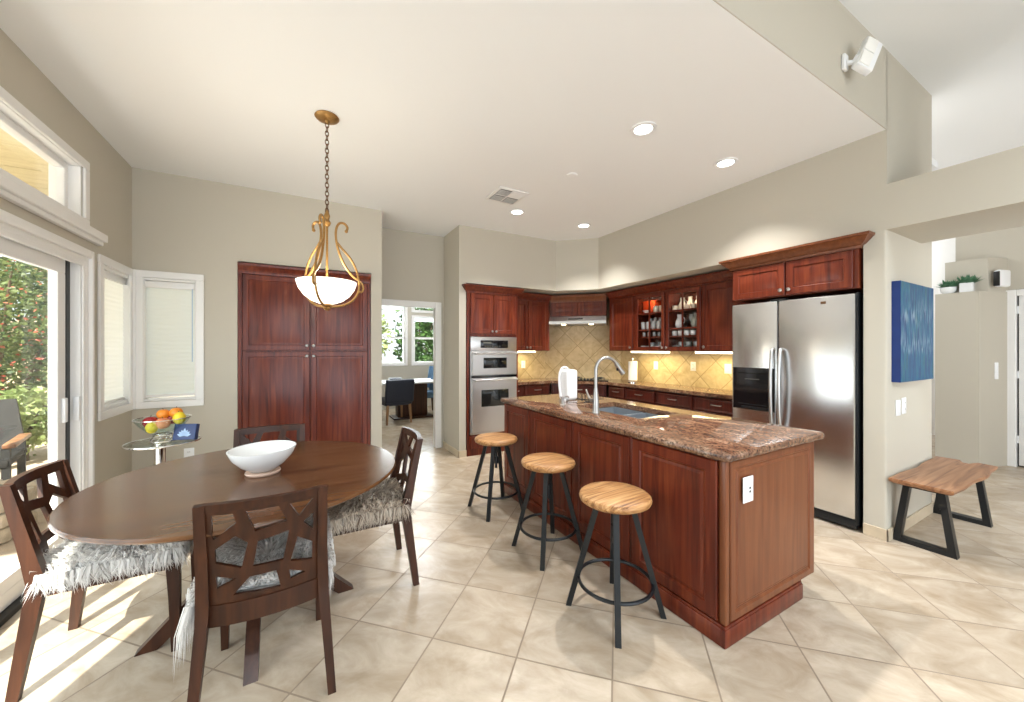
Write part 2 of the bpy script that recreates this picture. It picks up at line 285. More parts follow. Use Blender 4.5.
# ------------------------------------------------------------------ mesh helpers
class B:
    def __init__(s): s.v = []; s.f = []; s.xf = None
    def add(s, vs, fs):
        o = len(s.v)
        if s.xf is not None: vs = [s.xf @ Vector(q) for q in vs]
        s.v += [tuple(q) for q in vs]; s.f += [tuple(i + o for i in q) for q in fs]; return s
    def box(s, x0, x1, y0, y1, z0, z1, bev=0, seg=2):
        if not bev:
            return s.add([(x0, y0, z0), (x1, y0, z0), (x1, y1, z0), (x0, y1, z0), (x0, y0, z1), (x1, y0, z1), (x1, y1, z1), (x0, y1, z1)],
                         [(0, 3, 2, 1), (4, 5, 6, 7), (0, 1, 5, 4), (1, 2, 6, 5), (2, 3, 7, 6), (3, 0, 4, 7)])
        bm = bmesh.new(); bmesh.ops.create_cube(bm, size=1)
        for q in bm.verts: q.co = ((x0 + x1) / 2 + q.co.x * (x1 - x0), (y0 + y1) / 2 + q.co.y * (y1 - y0), (z0 + z1) / 2 + q.co.z * (z1 - z0))
        bmesh.ops.bevel(bm, geom=bm.edges[:], offset=bev, segments=seg, profile=.5, affect='EDGES')
        bm.verts.index_update()
        s.add([q.co.copy() for q in bm.verts], [[q.index for q in f.verts] for f in bm.faces]); bm.free(); return s
    def lathe(s, prof, c=(0, 0, 0), n=24, cap0=True, cap1=True, a0=0.0):
        vs = []; fs = []
        for r, z in prof:
            for k in range(n):
                a = a0 + 2 * math.pi * k / n; vs.append((c[0] + r * math.cos(a), c[1] + r * math.sin(a), c[2] + z))
        for i in range(len(prof) - 1):
            for k in range(n):
                k2 = (k + 1) % n; fs.append((i * n + k, i * n + k2, (i + 1) * n + k2, (i + 1) * n + k))
        if cap0: fs.append(tuple(reversed(range(n))))
        if cap1: fs.append(tuple(range((len(prof) - 1) * n, len(prof) * n)))
        return s.add(vs, fs)
    def cyl(s, p0, p1, r0, r1=None, n=14):
        return s.tube([p0, p1], [r0, r0 if r1 is None else r1], n)
    def tube(s, pts, r, n=10, closed=False, flat=1.0):
        pts = [Vector(q) for q in pts]; m = len(pts)
        if not isinstance(r, (list, tuple)): r = [r] * m
        vs = []; fs = []; up = None
        for i, q in enumerate(pts):
            t = (pts[(i + 1) % m] - pts[i - 1]) if closed else (pts[min(i + 1, m - 1)] - pts[max(i - 1, 0)])
            t.normalize()
            if up is None:
                up = Vector((0, 0, 1)) if abs(t.z) < .9 else Vector((1, 0, 0))
            a = t.cross(up)
            if a.length < 1e-5: a = t.cross(Vector((0, 1, 0)))
            a.normalize(); b = a.cross(t).normalized(); up = b
            for k in range(n):
                an = 2 * math.pi * k / n; vs.append(q + a * (r[i] * math.cos(an)) + b * (r[i] * flat * math.sin(an)))
        for i in range(m if closed else m - 1):
            j = (i + 1) % m
            for k in range(n):
                k2 = (k + 1) % n; fs.append((i * n + k, i * n + k2, j * n + k2, j * n + k))
        if not closed: fs.append(tuple(reversed(range(n)))); fs.append(tuple(range((m - 1) * n, m * n)))
        return s.add(vs, fs)
    def beam(s, pts, wx, wy, n=None):
        """rectangular bar through points; wx, wy: half sizes per point across world/local x and y (for mostly vertical bars)"""
        vs = []; fs = []
        for q, a, b in zip(pts, wx, wy):
            vs += [(q[0] - a, q[1] - b, q[2]), (q[0] + a, q[1] - b, q[2]), (q[0] + a, q[1] + b, q[2]), (q[0] - a, q[1] + b, q[2])]
        for i in range(len(pts) - 1):
            for k in range(4):
                k2 = (k + 1) % 4; fs.append((i * 4 + k, i * 4 + k2, i * 4 + 4 + k2, i * 4 + 4 + k))
        fs.append((3, 2, 1, 0)); e = (len(pts) - 1) * 4; fs.append((e, e + 1, e + 2, e + 3))
        return s.add(vs, fs)
    def prism(s, poly, z0, z1):
        n = len(poly)
        ar = sum(poly[i][0] * poly[(i + 1) % n][1] - poly[(i + 1) % n][0] * poly[i][1] for i in range(n))
        if ar < 0: poly = poly[::-1]
        return s.add([(x, y, z0) for x, y in poly] + [(x, y, z1) for x, y in poly],
                     [tuple(reversed(range(n))), tuple(range(n, 2 * n))] + [(i, (i + 1) % n, n + (i + 1) % n, n + i) for i in range(n)])
    def rings(s, x0, x1, z0, z1, rings, yback=None):
        """concentric rectangles (inset, y) seen from -y; the last one is closed by a face"""
        vs = []; fs = []
        for ins, y in rings: vs += [(x0 + ins, y, z0 + ins), (x1 - ins, y, z0 + ins), (x1 - ins, y, z1 - ins), (x0 + ins, y, z1 - ins)]
        for i in range(len(rings) - 1):
            for k in range(4):
                k2 = (k + 1) % 4; fs.append((i * 4 + k, i * 4 + k2, i * 4 + 4 + k2, i * 4 + 4 + k))
        e = (len(rings) - 1) * 4; fs.append((e, e + 1, e + 2, e + 3)); fs.append((3, 2, 1, 0))
        return s.add(vs, fs)
    def door(s, x0, x1, z0, z1, y=0., t=.02, fr=.055):
        return s.rings(x0, x1, z0, z1, [(0, y + t), (0, y + .004), (.004, y), (fr, y), (fr + .005, y + .008), (fr + .014, y + .008), (fr + .034, y + .002)])
    def slab(s, x0, x1, z0, z1, y=0., t=.02):
        return s.rings(x0, x1, z0, z1, [(0, y + t), (0, y + .006), (.008, y + .001), (.014, y), (.022, y + .004), (.030, y + .001)])
    def crown(s, x0, x1, yf, yb, prof, sl=1, sr=1):
        vs = []; fs = []
        for o, z in prof: vs += [(x0 - o * sl, yb, z), (x0 - o * sl, yf - o, z), (x1 + o * sr, yf - o, z), (x1 + o * sr, yb, z)]
        for i in range(len(prof) - 1):
            for k in range(3): fs.append((i * 4 + k, i * 4 + k + 1, i * 4 + 5 + k, i * 4 + 4 + k))
        e = (len(prof) - 1) * 4; fs.append((e, e + 1, e + 2, e + 3)); fs.append((3, 2, 1, 0))
        return s.add(vs, fs)
    def torus(s, c, Rr, r, n=32, m=8, rot=None):
        pts = [Vector((Rr * math.cos(2 * math.pi * k / n), Rr * math.sin(2 * math.pi * k / n), 0)) for k in range(n)]
        if rot is not None: pts = [rot @ q for q in pts]
        return s.tube([q + Vector(c) for q in pts], r, m, True)
    def obj(s, name, mat, parent=None, ang=35, flip=True):
        me = bpy.data.meshes.new(name); me.from_pydata(s.v, [], s.f); me.update()
        if flip:
            bm = bmesh.new(); bm.from_mesh(me); bmesh.ops.recalc_face_normals(bm, faces=bm.faces[:]); bm.to_mesh(me); bm.free()
        if ang:
            me.polygons.foreach_set('use_smooth', [True] * len(me.polygons)); me.set_sharp_from_angle(angle=R(ang))
        mats = mat if isinstance(mat, (list, tuple)) else [mat]
        for q in mats: me.materials.append(M[q] if isinstance(q, str) else q)
        o = bpy.data.objects.new(name, me); C.objects.link(o)
        if parent is not None: o.parent = parent
        return o

def thing(name, label, cat, loc=(0, 0, 0), rz=0., group=None):
    o = bpy.data.objects.new(name, None); C.objects.link(o); o.empty_display_size = .1
    o.location = loc; o.rotation_euler = (0, 0, rz); o['label'] = label; o['category'] = cat
    if group: o['group'] = group
    return o
def tag(o, label, cat, group=None, loc=None, rz=0.):
    o['label'] = label; o['category'] = cat
    if group: o['group'] = group
    if loc is not None: o.location = loc; o.rotation_euler = (0, 0, rz)
    return o
def struct(name, b, mat, parent=None, ang=0, label=None, **k):
    o = b.obj(name, mat, parent, ang, **k)
    if parent is None: o['kind'] = 'structure'
    return o
def kids(o): return [q for q in C.objects if q.parent is o]
def dup(o, label=None, loc=None, rz=None, parent=None):
    c = o.copy(); C.objects.link(c)
    if parent is not None: c.parent = parent
    for ch in kids(o): dup(ch, parent=c)
    if label: c['label'] = label
    if loc is not None: c.location = loc
    if rz is not None: c.rotation_euler = (0, 0, rz)
    return c
def arc(c, r, a0, a1, n, plane='XZ'):
    o = []
    for k in range(n + 1):
        a = a0 + (a1 - a0) * k / n; u, w = r * math.cos(a), r * math.sin(a)
        o.append((c[0] + u, c[1], c[2] + w) if plane == 'XZ' else (c[0], c[1] + u, c[2] + w) if plane == 'YZ' else (c[0] + u, c[1] + w, c[2]))
    return o
def smooth_path(pts, n=6):
    P = [Vector(q) for q in pts]; out = []
    for i in range(len(P) - 1):
        a = P[max(i - 1, 0)]; b = P[i]; c = P[i + 1]; d = P[min(i + 2, len(P) - 1)]
        for k in range(n):
            t = k / n
            out.append(.5 * ((2 * b) + (c - a) * t + (2 * a - 5 * b + 4 * c - d) * t * t + (3 * b - a - 3 * c + d) * t ** 3))
    out.append(P[-1]); return out

# ================================================================== the setting
CE = 3.0      # kitchen ceiling
HC = 3.58     # family room ceiling
struct('floor', B().box(-1.47, 10, -3.4, 9.6, -.08, 0), 'floor')
struct('ceiling', B().box(-1.47, 4.9, 1.045, 5.4, CE, CE + .06), 'ceil')
struct('ceiling_family_room', B().box(-1.47, 10, -3.4, 1.04, HC, HC + .06).box(4.72, 10, 1.04, 5.4, HC, HC + .06), 'ceil')

# left wall with sliding door, transom and half of the corner window
XL = -1.32
w = B()
w.box(XL - .15, XL, 3.65, 3.93, 0, CE); w.box(XL - .15, XL, 3.93, 4.5, 0, .93); w.box(XL - .15, XL, 3.93, 4.5, 2.04, CE)
w.box(XL - .15, XL, .75, 3.65, 2.65, CE); w.box(XL - .15, XL, .75, 3.65, 2.03, 2.285)
w.box(XL - .15, XL, -3.4, .75, 0, CE); w.box(XL - .15, XL, -3.4, 1.05, CE, HC)
struct('wall_left', w, 'wall')
# back wall with corner window and pantry niche
YP = 4.5
w = B()
w.box(XL - .15, -1.26, YP, YP + .15, 0, .93); w.box(XL - .15, -1.26, YP, YP + .15, 2.04, CE)
w.box(-1.26, -.87, YP, YP + .15, 0, .93); w.box(-1.26, -.565, YP, YP + .15, 2.262, CE); w.box(-1.26, -.87, YP, YP + .15, 2.04, 2.262); w.box(-.87, -.565, YP, YP + .15, 0, 2.262)
w.box(-.565, .79, YP, YP + .15, 2.262, CE)
w.box(.672, .79, YP, YP + .15, 0, 2.262); w.box(.672, .79, YP + .15, 5.14, 0, CE); w.box(-.715, -.565, YP + .15, 5.14, 0, CE); w.box(-.565, .672, 5.1, 5.14, 0, CE)
struct('wall_back', w, 'wall')
w = B(); w.box(.6, .865, 5.13, 5.25, 0, CE); w.box(1.65, 1.78, 5.13, 5.25, 0, CE); w.box(.865, 1.65, 5.13, 5.25, 2.0, CE)
struct('wall_doorway', w, 'wall')
# kitchen walls
w = B(); w.box(1.75, 1.845, 4.53, 5.3, 0, 2.262)
w.prism([(1.845, 5.245), (3.56, 5.245), (4.44, 4.36), (4.44, 1.17), (4.72, 1.17), (4.72, 5.6), (1.845, 5.6)], 0, 2.262)
struct('wall_kitchen', w, 'wall')
w = B(); w.prism([(1.75, 4.53), (3.268, 4.51), (3.708, 4.08), (3.708, 1.17), (4.72, 1.17), (4.72, 5.6), (1.75, 5.6)], 2.262, CE)
struct('wall_soffit', w, 'wall')
w = B(); w.box(3.708, 4.72, 1.04, 1.17, 2.27, HC); w.prism([(3.708, 1.17), (3.708, 1.058), (3.7095, 1.051), (3.7135, 1.045), (3.7195, 1.0415), (3.726, 1.04), (4.72, 1.04), (4.72, 1.17)], 0, 2.27)
struct('wall_column', w, 'wall', ang=40)
w = B(); w.box(-1.47, 3.716, 1.04, 1.10, CE + .0005, HC)
struct('wall_upper', w, 'wall')
w = B(); w.box(3.708, 4.447, -3.4, 1.04, 2.27, 2.60)
struct('wall_header', w, 'wall')
# family room behind the camera: a wide opening, and an added roof outside that blocks the sun
struct('wall_family_room', B().box(-1.47, -.9, -3.5, -3.4, 0, HC).box(-.9, 9.2, -3.5, -3.4, 2.75, HC).box(9.2, 10, -3.5, -3.4, 0, HC), 'wall')
struct('sun_block_roof', B().box(-2.5, 11, -8.6, -3.5, 2.9, 3.0), 'hallwhite')  # unseen roof, added to keep direct sun out of the room
struct('terrace_paving', B().box(-2.5, 11, -9, -3.4, -.12, -.02), 'paving')
struct('wall_hall_end', B().box(10, 10.1, -3.5, 5.5, 0, HC).box(4.72, 10, 5.4, 5.5, 0, HC), 'hallwhite')
# hall
w = B(); w.box(7.4, 7.5, -3.4, -.25, 0, 3.1); w.box(7.4, 7.5, .95, 1.42, 0, 3.1); w.box(7.4, 7.5, -.25, .95, 2.05, 3.1)
struct('wall_hall', w, 'wall')
struct('wall_hall_niche', B().prism([(6.94, 1.5), (6.94, 1.15), (7.4, 1.0), (7.4, 1.5)], 0, 2.085).prism([(7.1, 1.45), (7.1, 1.11), (7.4, 1.01), (7.4, 1.45)], 2.085, 2.49), 'wall')
struct('wall_hall_far', B().box(9.0, 9.1, .5, 5.4, 0, 3.8), 'hallwhite')
# dining room beyond the doorway
DY = 9.0
w = B(); w.box(-.6, 1.52, DY, DY + .12, 0, CE); w.box(2.11, 2.32, DY, DY + .12, 0, CE); w.box(2.86, 4.2, DY, DY + .12, 0, CE)
for a, b_ in ((1.52, 2.11), (2.32, 2.86)):
    w.box(a, b_, DY, DY + .12, 0, 1.06); w.box(a, b_, DY, DY + .12, 2.45, CE)
w.box(2.32, 2.86, DY, DY + .12, 2.19, 2.30)
struct('wall_dining', w, 'wall')
struct('wall_dining_side', B().box(4.1, 4.2, 5.6, DY, 0, CE).box(-.6, -.5, 5.25, DY, 0, CE), 'wall')
struct('ceiling_dining', B().box(-.6, 4.2, 5.25, DY + .12, CE, CE + .06), 'ceil')
# stone baseboards
struct('baseboard_column', B().box(3.696, 3.708, 1.028, 1.17, 0, .085, .003).box(3.696, 4.72, 1.028, 1.04, 0, .085, .003), 'base')
struct('baseboard_oven', B().box(1.738, 1.75, 4.518, 5.13, 0, .085, .003).box(1.738, 1.85, 4.518, 4.53, 0, .085, .003), 'base')
struct('baseboard_back', B().box(-1.32, -.57, 4.488, 4.5, 0, .085, .003).box(.69, .79, 4.488, 4.5, 0, .085, .003), 'base')

# windows and doors
def grid_frame(b, ax, p0, p1, a0, a1, z0, z1, wid):
    """picture-frame casing on a wall; ax 'X' = wall of constant X (spans Y), 'Y' = wall of constant Y"""
    for (u0, u1, q0, q1) in ((a0, a1, z1 - wid, z1), (a0, a1, z0, z0 + wid), (a0, a0 + wid, z0 + wid, z1 - wid), (a1 - wid, a1, z0 + wid, z1 - wid)):
        if ax == 'X': b.box(p0, p1, u0, u1, q0, q1, .004, 1)
        else: b.box(u0, u1, p0, p1, q0, q1, .004, 1)
    return b
# transom
f = B(); grid_frame(f, 'X', XL, XL + .018, .70, 3.715, 2.235, 2.70, .06)
grid_frame(f, 'X', XL - .15, XL, .752, 3.65, 2.285, 2.65, .012)
grid_frame(f, 'X', XL - .12, XL - .06, .752, 3.65, 2.285, 2.65, .05)
win = struct('window_1', f, 'trim')
B().box(XL - .10, XL - .094, .8, 3.61, 2.33, 2.61).obj('pane', 'glass', win, 0)
struct('trim_1', B().box(XL, XL + .055, .6, 3.88, 2.185, 2.24, .006).box(XL, XL + .035, .6, 3.87, 2.155, 2.185, .006), 'trim')
# sliding door: casing, frame, two panels
f = B()
for d_, wd, t in ((0, .125, .012), (0, .05, .022), (.03, .03, .032), (.075, .02, .014)):
    f.box(XL, XL + t, 3.77 - d_ - wd, 3.77 - d_, 0, 2.09 - d_, .004, 1)
    f.box(XL, XL + t, .6, 3.77 - d_ - wd, 2.09 - d_ - wd, 2.09 - d_, .004, 1)
f.box(XL - .15, XL, 3.635, 3.65, 0, 2.03); f.box(XL - .15, XL, .75, 3.65, 1.99, 2.03); f.box(XL - .15, XL, .75, .79, 0, 2.03)
dr = struct('door_1', f, 'trim')
p = B(); grid_frame(p, 'X', XL - .085, XL - .05, 2.10, 3.585, .03, 1.985, .09); p.box(XL - .085, XL - .05, 2.19, 3.495, .12, .19)
pn = p.obj('sliding_panel', 'trim', dr, 0)
B().box(XL - .07, XL - .064, 2.19, 3.495, .19, 1.895).obj('pane', 'glass', pn, 0)
B().box(XL - .05, XL - .03, 3.53, 3.565, .92, 1.08, .006).obj('latch', 'white', pn)
p = B(); grid_frame(p, 'X', XL - .135, XL - .10, .79, 2.15, .03, 1.985, .09)
pn = p.obj('fixed_panel', 'trim', dr, 0)
B().box(XL - .12, XL - .114, .88, 2.06, .12, 1.895).obj('pane', 'glass', pn, 0)
B().box(XL - .145, XL - .01, .79, 3.635, 0, .03).obj('floor_track', 'track', dr, 0)
B().box(XL - .058, XL - .048, 3.588, 3.632, .03, 1.985).obj('weather_strip', 'track', dr, 0)
B().box(XL - .03, XL + .0, 3.618, 3.638, .92, 1.08, .004).obj('strike_plate', 'white', dr)
# corner window, one side per wall
f = B(); grid_frame(f, 'X', XL, XL + .018, 3.868, 4.482, .868, 2.10, .065)
grid_frame(f, 'X', XL - .11, XL, 3.93, 4.5, .93, 2.04, .03)
win = struct('window_2', f, 'trim')
B().box(XL - .08, XL - .074, 3.95, 4.48, .95, 2.02).obj('pane', 'glass', win, 0)
def shade_bm(n, z0, z1, wdt):
    b = B(); vs = []; fs = []
    for k in range(n + 1):
        z = z0 + (z1 - z0) * k / n; y = .0012 if k % 2 else -.0012
        vs += [(0, y, z), (wdt, y, z)]
    for k in range(n): fs.append((2 * k, 2 * k + 1, 2 * k + 3, 2 * k + 2))
    return b.add(vs, fs)
sh = shade_bm(54, .985, 1.98, .535).obj('pleated_shade', 'shade', win, 0); sh.location = (XL - .045, 3.945, 0); sh.rotation_euler = (0, 0, R(90))
B().box(XL - .065, XL - .025, 3.94, 4.49, 1.955, 2.01, .004).obj('head_rail', 'trim', win)
B().box(XL - .055, XL - .035, 3.94, 4.49, .965, .985, .003).obj('bottom_rail', 'trim', win)
B().tube([(XL - .02, 3.975, 1.96), (XL - .02, 3.975, 1.08)], .0035, 6).obj('pull_cord', 'bluepetal', win)
f = B(); grid_frame(f, 'Y', YP - .018, YP, -1.302, -.82, .868, 2.10, .06)
grid_frame(f, 'Y', YP, YP + .11, -1.26, -.87, .93, 2.04, .022)
win = struct('window_3', f, 'trim')
B().box(-1.24, -.89, YP + .07, YP + .076, .95, 2.02).obj('pane', 'glass', win, 0)
sh = shade_bm(54, .985, 1.98, .36).obj('pleated_shade', 'shade', win, 0); sh.location = (-1.245, YP + .045, 0)
B().box(-1.245, -.885, YP + .02, YP + .06, 1.955, 2.015, .004).obj('head_rail', 'trim', win)
B().box(-1.245, -.885, YP + .03, YP + .055, .962, .985, .003).obj('bottom_rail', 'trim', win)
B().tube([(-.91, YP + .012, 1.96), (-.91, YP + .012, 1.28)], .0035, 6).obj('pull_cord', 'bluepetal', win)
struct('trim_2', B().box(XL, XL + .03, YP - .03, YP, .868, 2.10, .004), 'trim')
# doorway casing
f = B(); f.box(1.62, 1.71, 5.108, 5.13, 0, 2.06, .006); f.box(.80, .89, 5.108, 5.13, 0, 2.06, .006); f.box(.89, 1.62, 5.108, 5.13, 1.975, 2.06, .006)
f.box(1.635, 1.65, 5.13, 5.25, 0, 2.0); f.box(.865, .88, 5.13, 5.25, 0, 2.0); f.box(.88, 1.635, 5.13, 5.25, 1.985, 2.0)
struct('door_2', f, 'trim')
# dining windows
for i, (a, b_, z0, z1) in enumerate(((1.52, 2.11, 1.06, 2.45), (2.32, 2.86, 1.06, 2.19), (2.32, 2.86, 2.30, 2.45))):
    f = B(); grid_frame(f, 'Y', DY - .018, DY, a - .06, b_ + .06, z0 - .06 if i < 2 else z0 - .02, z1 + (.06 if i != 1 else .02), .062)
    grid_frame(f, 'Y', DY + .03, DY + .08, a, b_, z0, z1, .035)
    if i < 2: f.box(a, b_, DY + .03, DY + .08, 1.64, 1.69)
    win = struct('window_%d' % (4 + i), f, 'trim')
    B().box(a + .02, b_ - .02, DY + .05, DY + .056, z0 + .02, z1 - .02).obj('pane', 'glass', win, 0)
    if i < 2: B().box(a + .01, b_ - .01, DY + .005, DY + .03, z1 - .12, z1 - .002, .004).obj('rolled_shade', 'shade', win)
# hall door in a white frame
f = B(); f.box(7.375, 7.40, .945, 1.035, 0, 2.105, .006); f.box(7.375, 7.40, -.35, .945, 2.03, 2.105, .006); f.box(7.40, 7.5, .943, .953, 0, 2.05)
dr = struct('door_3', f, 'trim')
p = B(); p.box(7.40, 7.44, .02, .928, .02, 2.03, .004)
pn = p.obj('door_leaf', 'trim', dr)
hg = B()
for z in (.28, 1.05, 1.82): hg.box(7.40, 7.43, .928, .942, z, z + .09, .003)
hg.obj('hinge', 'white', pn)
struct('hinge_gap_shade', B().box(7.47, 7.49, .90, .943, 0, 2.04), 'track')  # dark strip standing in for the shade in the hinge gap

# patio outside
struct('patio_paving', B().box(-9, XL - .15, -3, 16, -.12, -.02), 'paving')
struct('garden_wall', B().box(-9, -8.8, -3, 16, -.02, 2.2).box(-9, XL - .2, 15.8, 16, -.02, 2.2), 'fence')
pr = thing('patio_cover', 'yellow pine patio roof seen through the high transom window', 'patio roof', (-1.5, 1.2, 2.82))
b = B()
for k in range(12): b.box(-1.7, 0, .02 + k * .46, .02 + k * .46 + .445, 0, .03)
b.obj('roof_boards', 'boards', pr, 0)
b = B()
for k in range(1, 12): b.box(-1.7, 0, .465 + (k - 1) * .46, .48 + (k - 1) * .46, .012, .028)
b.obj('board_gaps', 'knot', pr, 0)
b = B(); b.box(-.12, 0, 0, 5.5, -.16, 0)
b.obj('ledger_beam', 'boards', pr, 0)
bb = B(); bb.box(-1.7, -1.58, 0, 5.5, -.2, 0); bb.obj('outer_beam', 'boards', pr, 0)
for y in (.1, 5.35): B().box(-1.7, -1.58, y, y + .12, -2.84, -.2).obj('post', 'boards', pr, 0)

# ================================================================== kitchen cabinets
def knob(parent, x, z, y=0.):
    b = B(); b.xf = Matrix.Translation((x, y, z)) @ Matrix.Rotation(R(90), 4, 'X')
    b.lathe([(.006, 0), (.006, .012), (.015, .016), (.017, .023), (.012, .029), (.003, .031)], n=14)
    return b.obj('knob', 'nickel', parent)
def pull(parent, x, z, wd=.10, y=0.):
    b = B(); b.tube([(x - wd / 2, y, z), (x - wd / 2, y - .022, z), (x - wd / 2 + .012, y - .03, z), (x + wd / 2 - .012, y - .03, z), (x + wd / 2, y - .022, z), (x + wd / 2, y, z)], .0055, 8)
    return b.obj('pull_handle', 'nickel', parent)
CROWN = [(.0, 0), (.012, 0), (.014, .02), (.03, .03), (.05, .055), (.062, .075), (.07, .078), (.07, .095), (0, .095)]
def scaled(prof, kx, kz, z0): return [(o * kx, z0 + z * kz) for o, z in prof]
RZF = R(-90)      # fronts on the fridge wall face the room's left

# tall pantry built into the back wall
t = thing('pantry_cabinet', 'tall dark red cherry pantry cabinet with four doors set into the wall', 'cabinet', (-.56, 4.492, 0))
W_ = 1.227
b = B(); b.box(0, W_, .024, .55, 0, 2.16); b.box(0, .03, .004, .05, 0, 2.16); b.box(W_ - .03, W_, .004, .05, 0, 2.16); b.box(0, W_, .004, .05, 0, .10)
b.obj('body', 'cherry', t, 0)
B().crown(.0, W_, .0, .08, [(0, 2.145), (.004, 2.145), (.006, 2.165), (.016, 2.19), (.03, 2.215), (.034, 2.225), (.034, 2.245), (0, 2.245)], 0, 0).obj('crown', 'cherry', t, 25)
for x0, x1, kx in ((.034, .617, .59), (.627, W_ - .034, .652)):
    for z0, z1, kz in ((.105, 1.372, 1.325), (1.388, 2.14, 1.435)):
        d = B().door(x0, x1, z0, z1, 0, .022, .05).obj('door', 'cherry', t, 20); knob(d, kx, kz)

# oven tower
t = thing('oven_cabinet', 'tall cherry cabinet tower around the double oven', 'cabinet', (1.853, 4.50, 0))
W_ = .765
b = B(); b.box(0, .035, .02, .58, 0, 2.14); b.box(W_ - .035, W_, .02, .58, 0, 2.14); b.box(.035, W_ - .035, .02, .58, 0, .27); b.box(.035, W_ - .035, .02, .58, 1.565, 2.14); b.box(.035, W_ - .035, .55, .58, .27, 1.565)
b.obj('body', 'cherry', t, 0)
B().crown(-.0, W_ + .0, .02, .028, scaled(CROWN, .95, 1.0, 2.14)).obj('crown', 'cherry', t, 25)
for x0, x1, kx in ((.045, .378, .355), (.388, W_ - .045, .411)):
    d = B().door(x0, x1, 1.60, 2.125, 0).obj('door', 'cherry', t, 20); knob(d, kx, 1.635)
d = B().slab(.045, W_ - .045, .09, .25, 0).obj('drawer', 'cherry', t, 20); pull(d, W_ / 2, .19)
# double oven
t = thing('double_oven', 'stainless double wall oven with dark windows and long bar handles', 'oven', (1.892, 4.485, .28))
W_ = .687
B().box(0, W_, .012, .54, 0, 1.28).obj('body', 'steel', t, 0)
B().box(0, W_, 0, .012, 1.095, 1.28, .004).obj('control_panel', 'steel', t)
pd = B().box(.14, .55, -.003, .002, 1.135, 1.235, .001).obj('display', 'blackgloss', t)
b = B()
for k in range(7): b.box(.20 + k * .035, .222 + k * .035, -.005, -.002, 1.150, 1.162)
b.box(.18, .30, -.005, -.002, 1.19, 1.215)
b.obj('keypad', 'ventgap', pd, 0)
for nm, z0, z1, wx0, wx1, wz0, wz1, hz in (('upper_oven_door', .775, 1.085, .17, .515, .865, 1.005, 1.062), ('oven_door', .03, .735, .14, .545, .36, .58, .712)):
    d = B().rings(.012, W_ - .012, z0, z1, [(0, .012), (0, -.022), (.006, -.03), (.02, -.03)]).obj(nm, 'steel', t, 30)
    B().box(wx0, wx1, -.034, -.026, wz0, wz1, .003).obj('window', 'ovenglass', d)
    hb = B().tube([(.03, -.075, hz), (W_ - .03, -.075, hz)], .012, 12)
    for x in (.06, W_ - .06): hb.cyl((x, -.03, hz), (x, -.075, hz), .008)
    hb.obj('bar_handle', 'steel', d)
B().box(.012, W_ - .012, -.02, .012, .74, .77).obj('vent_slot', 'blackgloss', t, 0)

def cabinet(name, label, loc, rz, w, z0, z1, d, fronts, cat='cabinet', group=None, toe=False, mat='cherry'):
    t = thing(name, label, cat, loc, rz, group)
    b = B(); b.box(0, w, .02, d, z0 + (.1 if toe else 0), z1)
    if toe: b.box(0, w, .08, d, z0, z0 + .1)
    b.obj('body', mat, t, 0)
    for fr in fronts:
        kd = fr[0]; x0, x1, q0, q1 = fr[1:5]
        if kd == 'door':
            dd = B().door(x0, x1, q0, q1).obj('door', mat, t, 20)
            if fr[5] is not None: knob(dd, *fr[5])
        else:
            dd = B().slab(x0, x1, q0, q1).obj('drawer', mat, t, 20); pull(dd, *fr[5])
    return t
def crown_strip(w, zc, d=.2): return B().crown(0, w, .02, d, scaled(CROWN, 1.0, 1.05, zc), 0, 0)
UZ0, UZ1 = 1.373, 2.145
# upper cabinet right of the oven tower
UY = 4.80; UX = 3.98
t = cabinet('wall_cabinet', 'cherry two-door wall cabinet between the oven tower and range hood', (2.625, UY, 0), 0, .70, UZ0, UZ1, .40,
        [('door', .02, .335, UZ0 + .01, UZ1 - .02, (.31, UZ0 + .05)), ('door', .342, .65, UZ0 + .01, UZ1 - .02, (.367, UZ0 + .05))])
crown_strip(.735, UZ1 - .005).obj('crown', 'cherry', t, 25)
B().rings(.655, .735, UZ0, UZ1, [(0, .03), (0, .012), (.012, .012), (.018, .018), (.03, .018)]).obj('filler_post', 'cherry', t, 20)
# cabinet over the hood on the diagonal
HP = Vector((3.362, 4.80)); HQ = Vector((3.98, 4.182)); HW = (HQ - HP).length
t = cabinet('hood_cabinet', 'short cherry two-door cabinet over the range hood in the corner', (3.372, 4.81, 0), R(-45), HW - .02, 1.905, 2.15, .40,
        [('door', .02, HW / 2 - .014, 1.915, 2.115, None), ('door', HW / 2 - .006, HW - .04, 1.915, 2.115, None)], mat='cherry')
B().crown(0, HW - .02, .02, .2, [(0, 2.125), (.012, 2.125), (.014, 2.15), (.03, 2.18), (.04, 2.2), (.04, 2.235), (0, 2.235)], 0, 0).obj('crown', 'cherrylight', t, 25)
# range hood
t = thing('range_hood', 'slim stainless range hood with two lit lamps under the corner cabinet', 'range hood', (3.372, 4.81, 1.78), R(-45))
hw = HW - .02; b = B()
b.add([(0, -.10, .045), (hw, -.10, .045), (hw, .38, .045), (0, .38, .045), (0, -.10, 0), (hw, -.10, 0), (hw, .38, 0), (0, .38, 0), (.0, -.02, .122), (hw, -.02, .122), (hw, .38, .122), (0, .38, .122)],
      [(0, 1, 5, 4), (4, 5, 6, 7), (0, 8, 9, 1), (8, 11, 10, 9), (0, 4, 7, 3), (3, 11, 8, 0), (1, 9, 10, 2), (1, 2, 6, 5), (2, 10, 11, 3), (3, 7, 6, 2)])
b.obj('shell', 'steel', t, 0)
B().box(hw * .34, hw * .6, -.075, -.055, .065, .085).obj('switch_strip', 'blackgloss', t, 0)
for x in (hw * .25, hw * .74): B().lathe([(.035, -.008), (.035, .001)], (x, .0, 0), 16).obj('lamp_lens', 'hoodlamp', t)
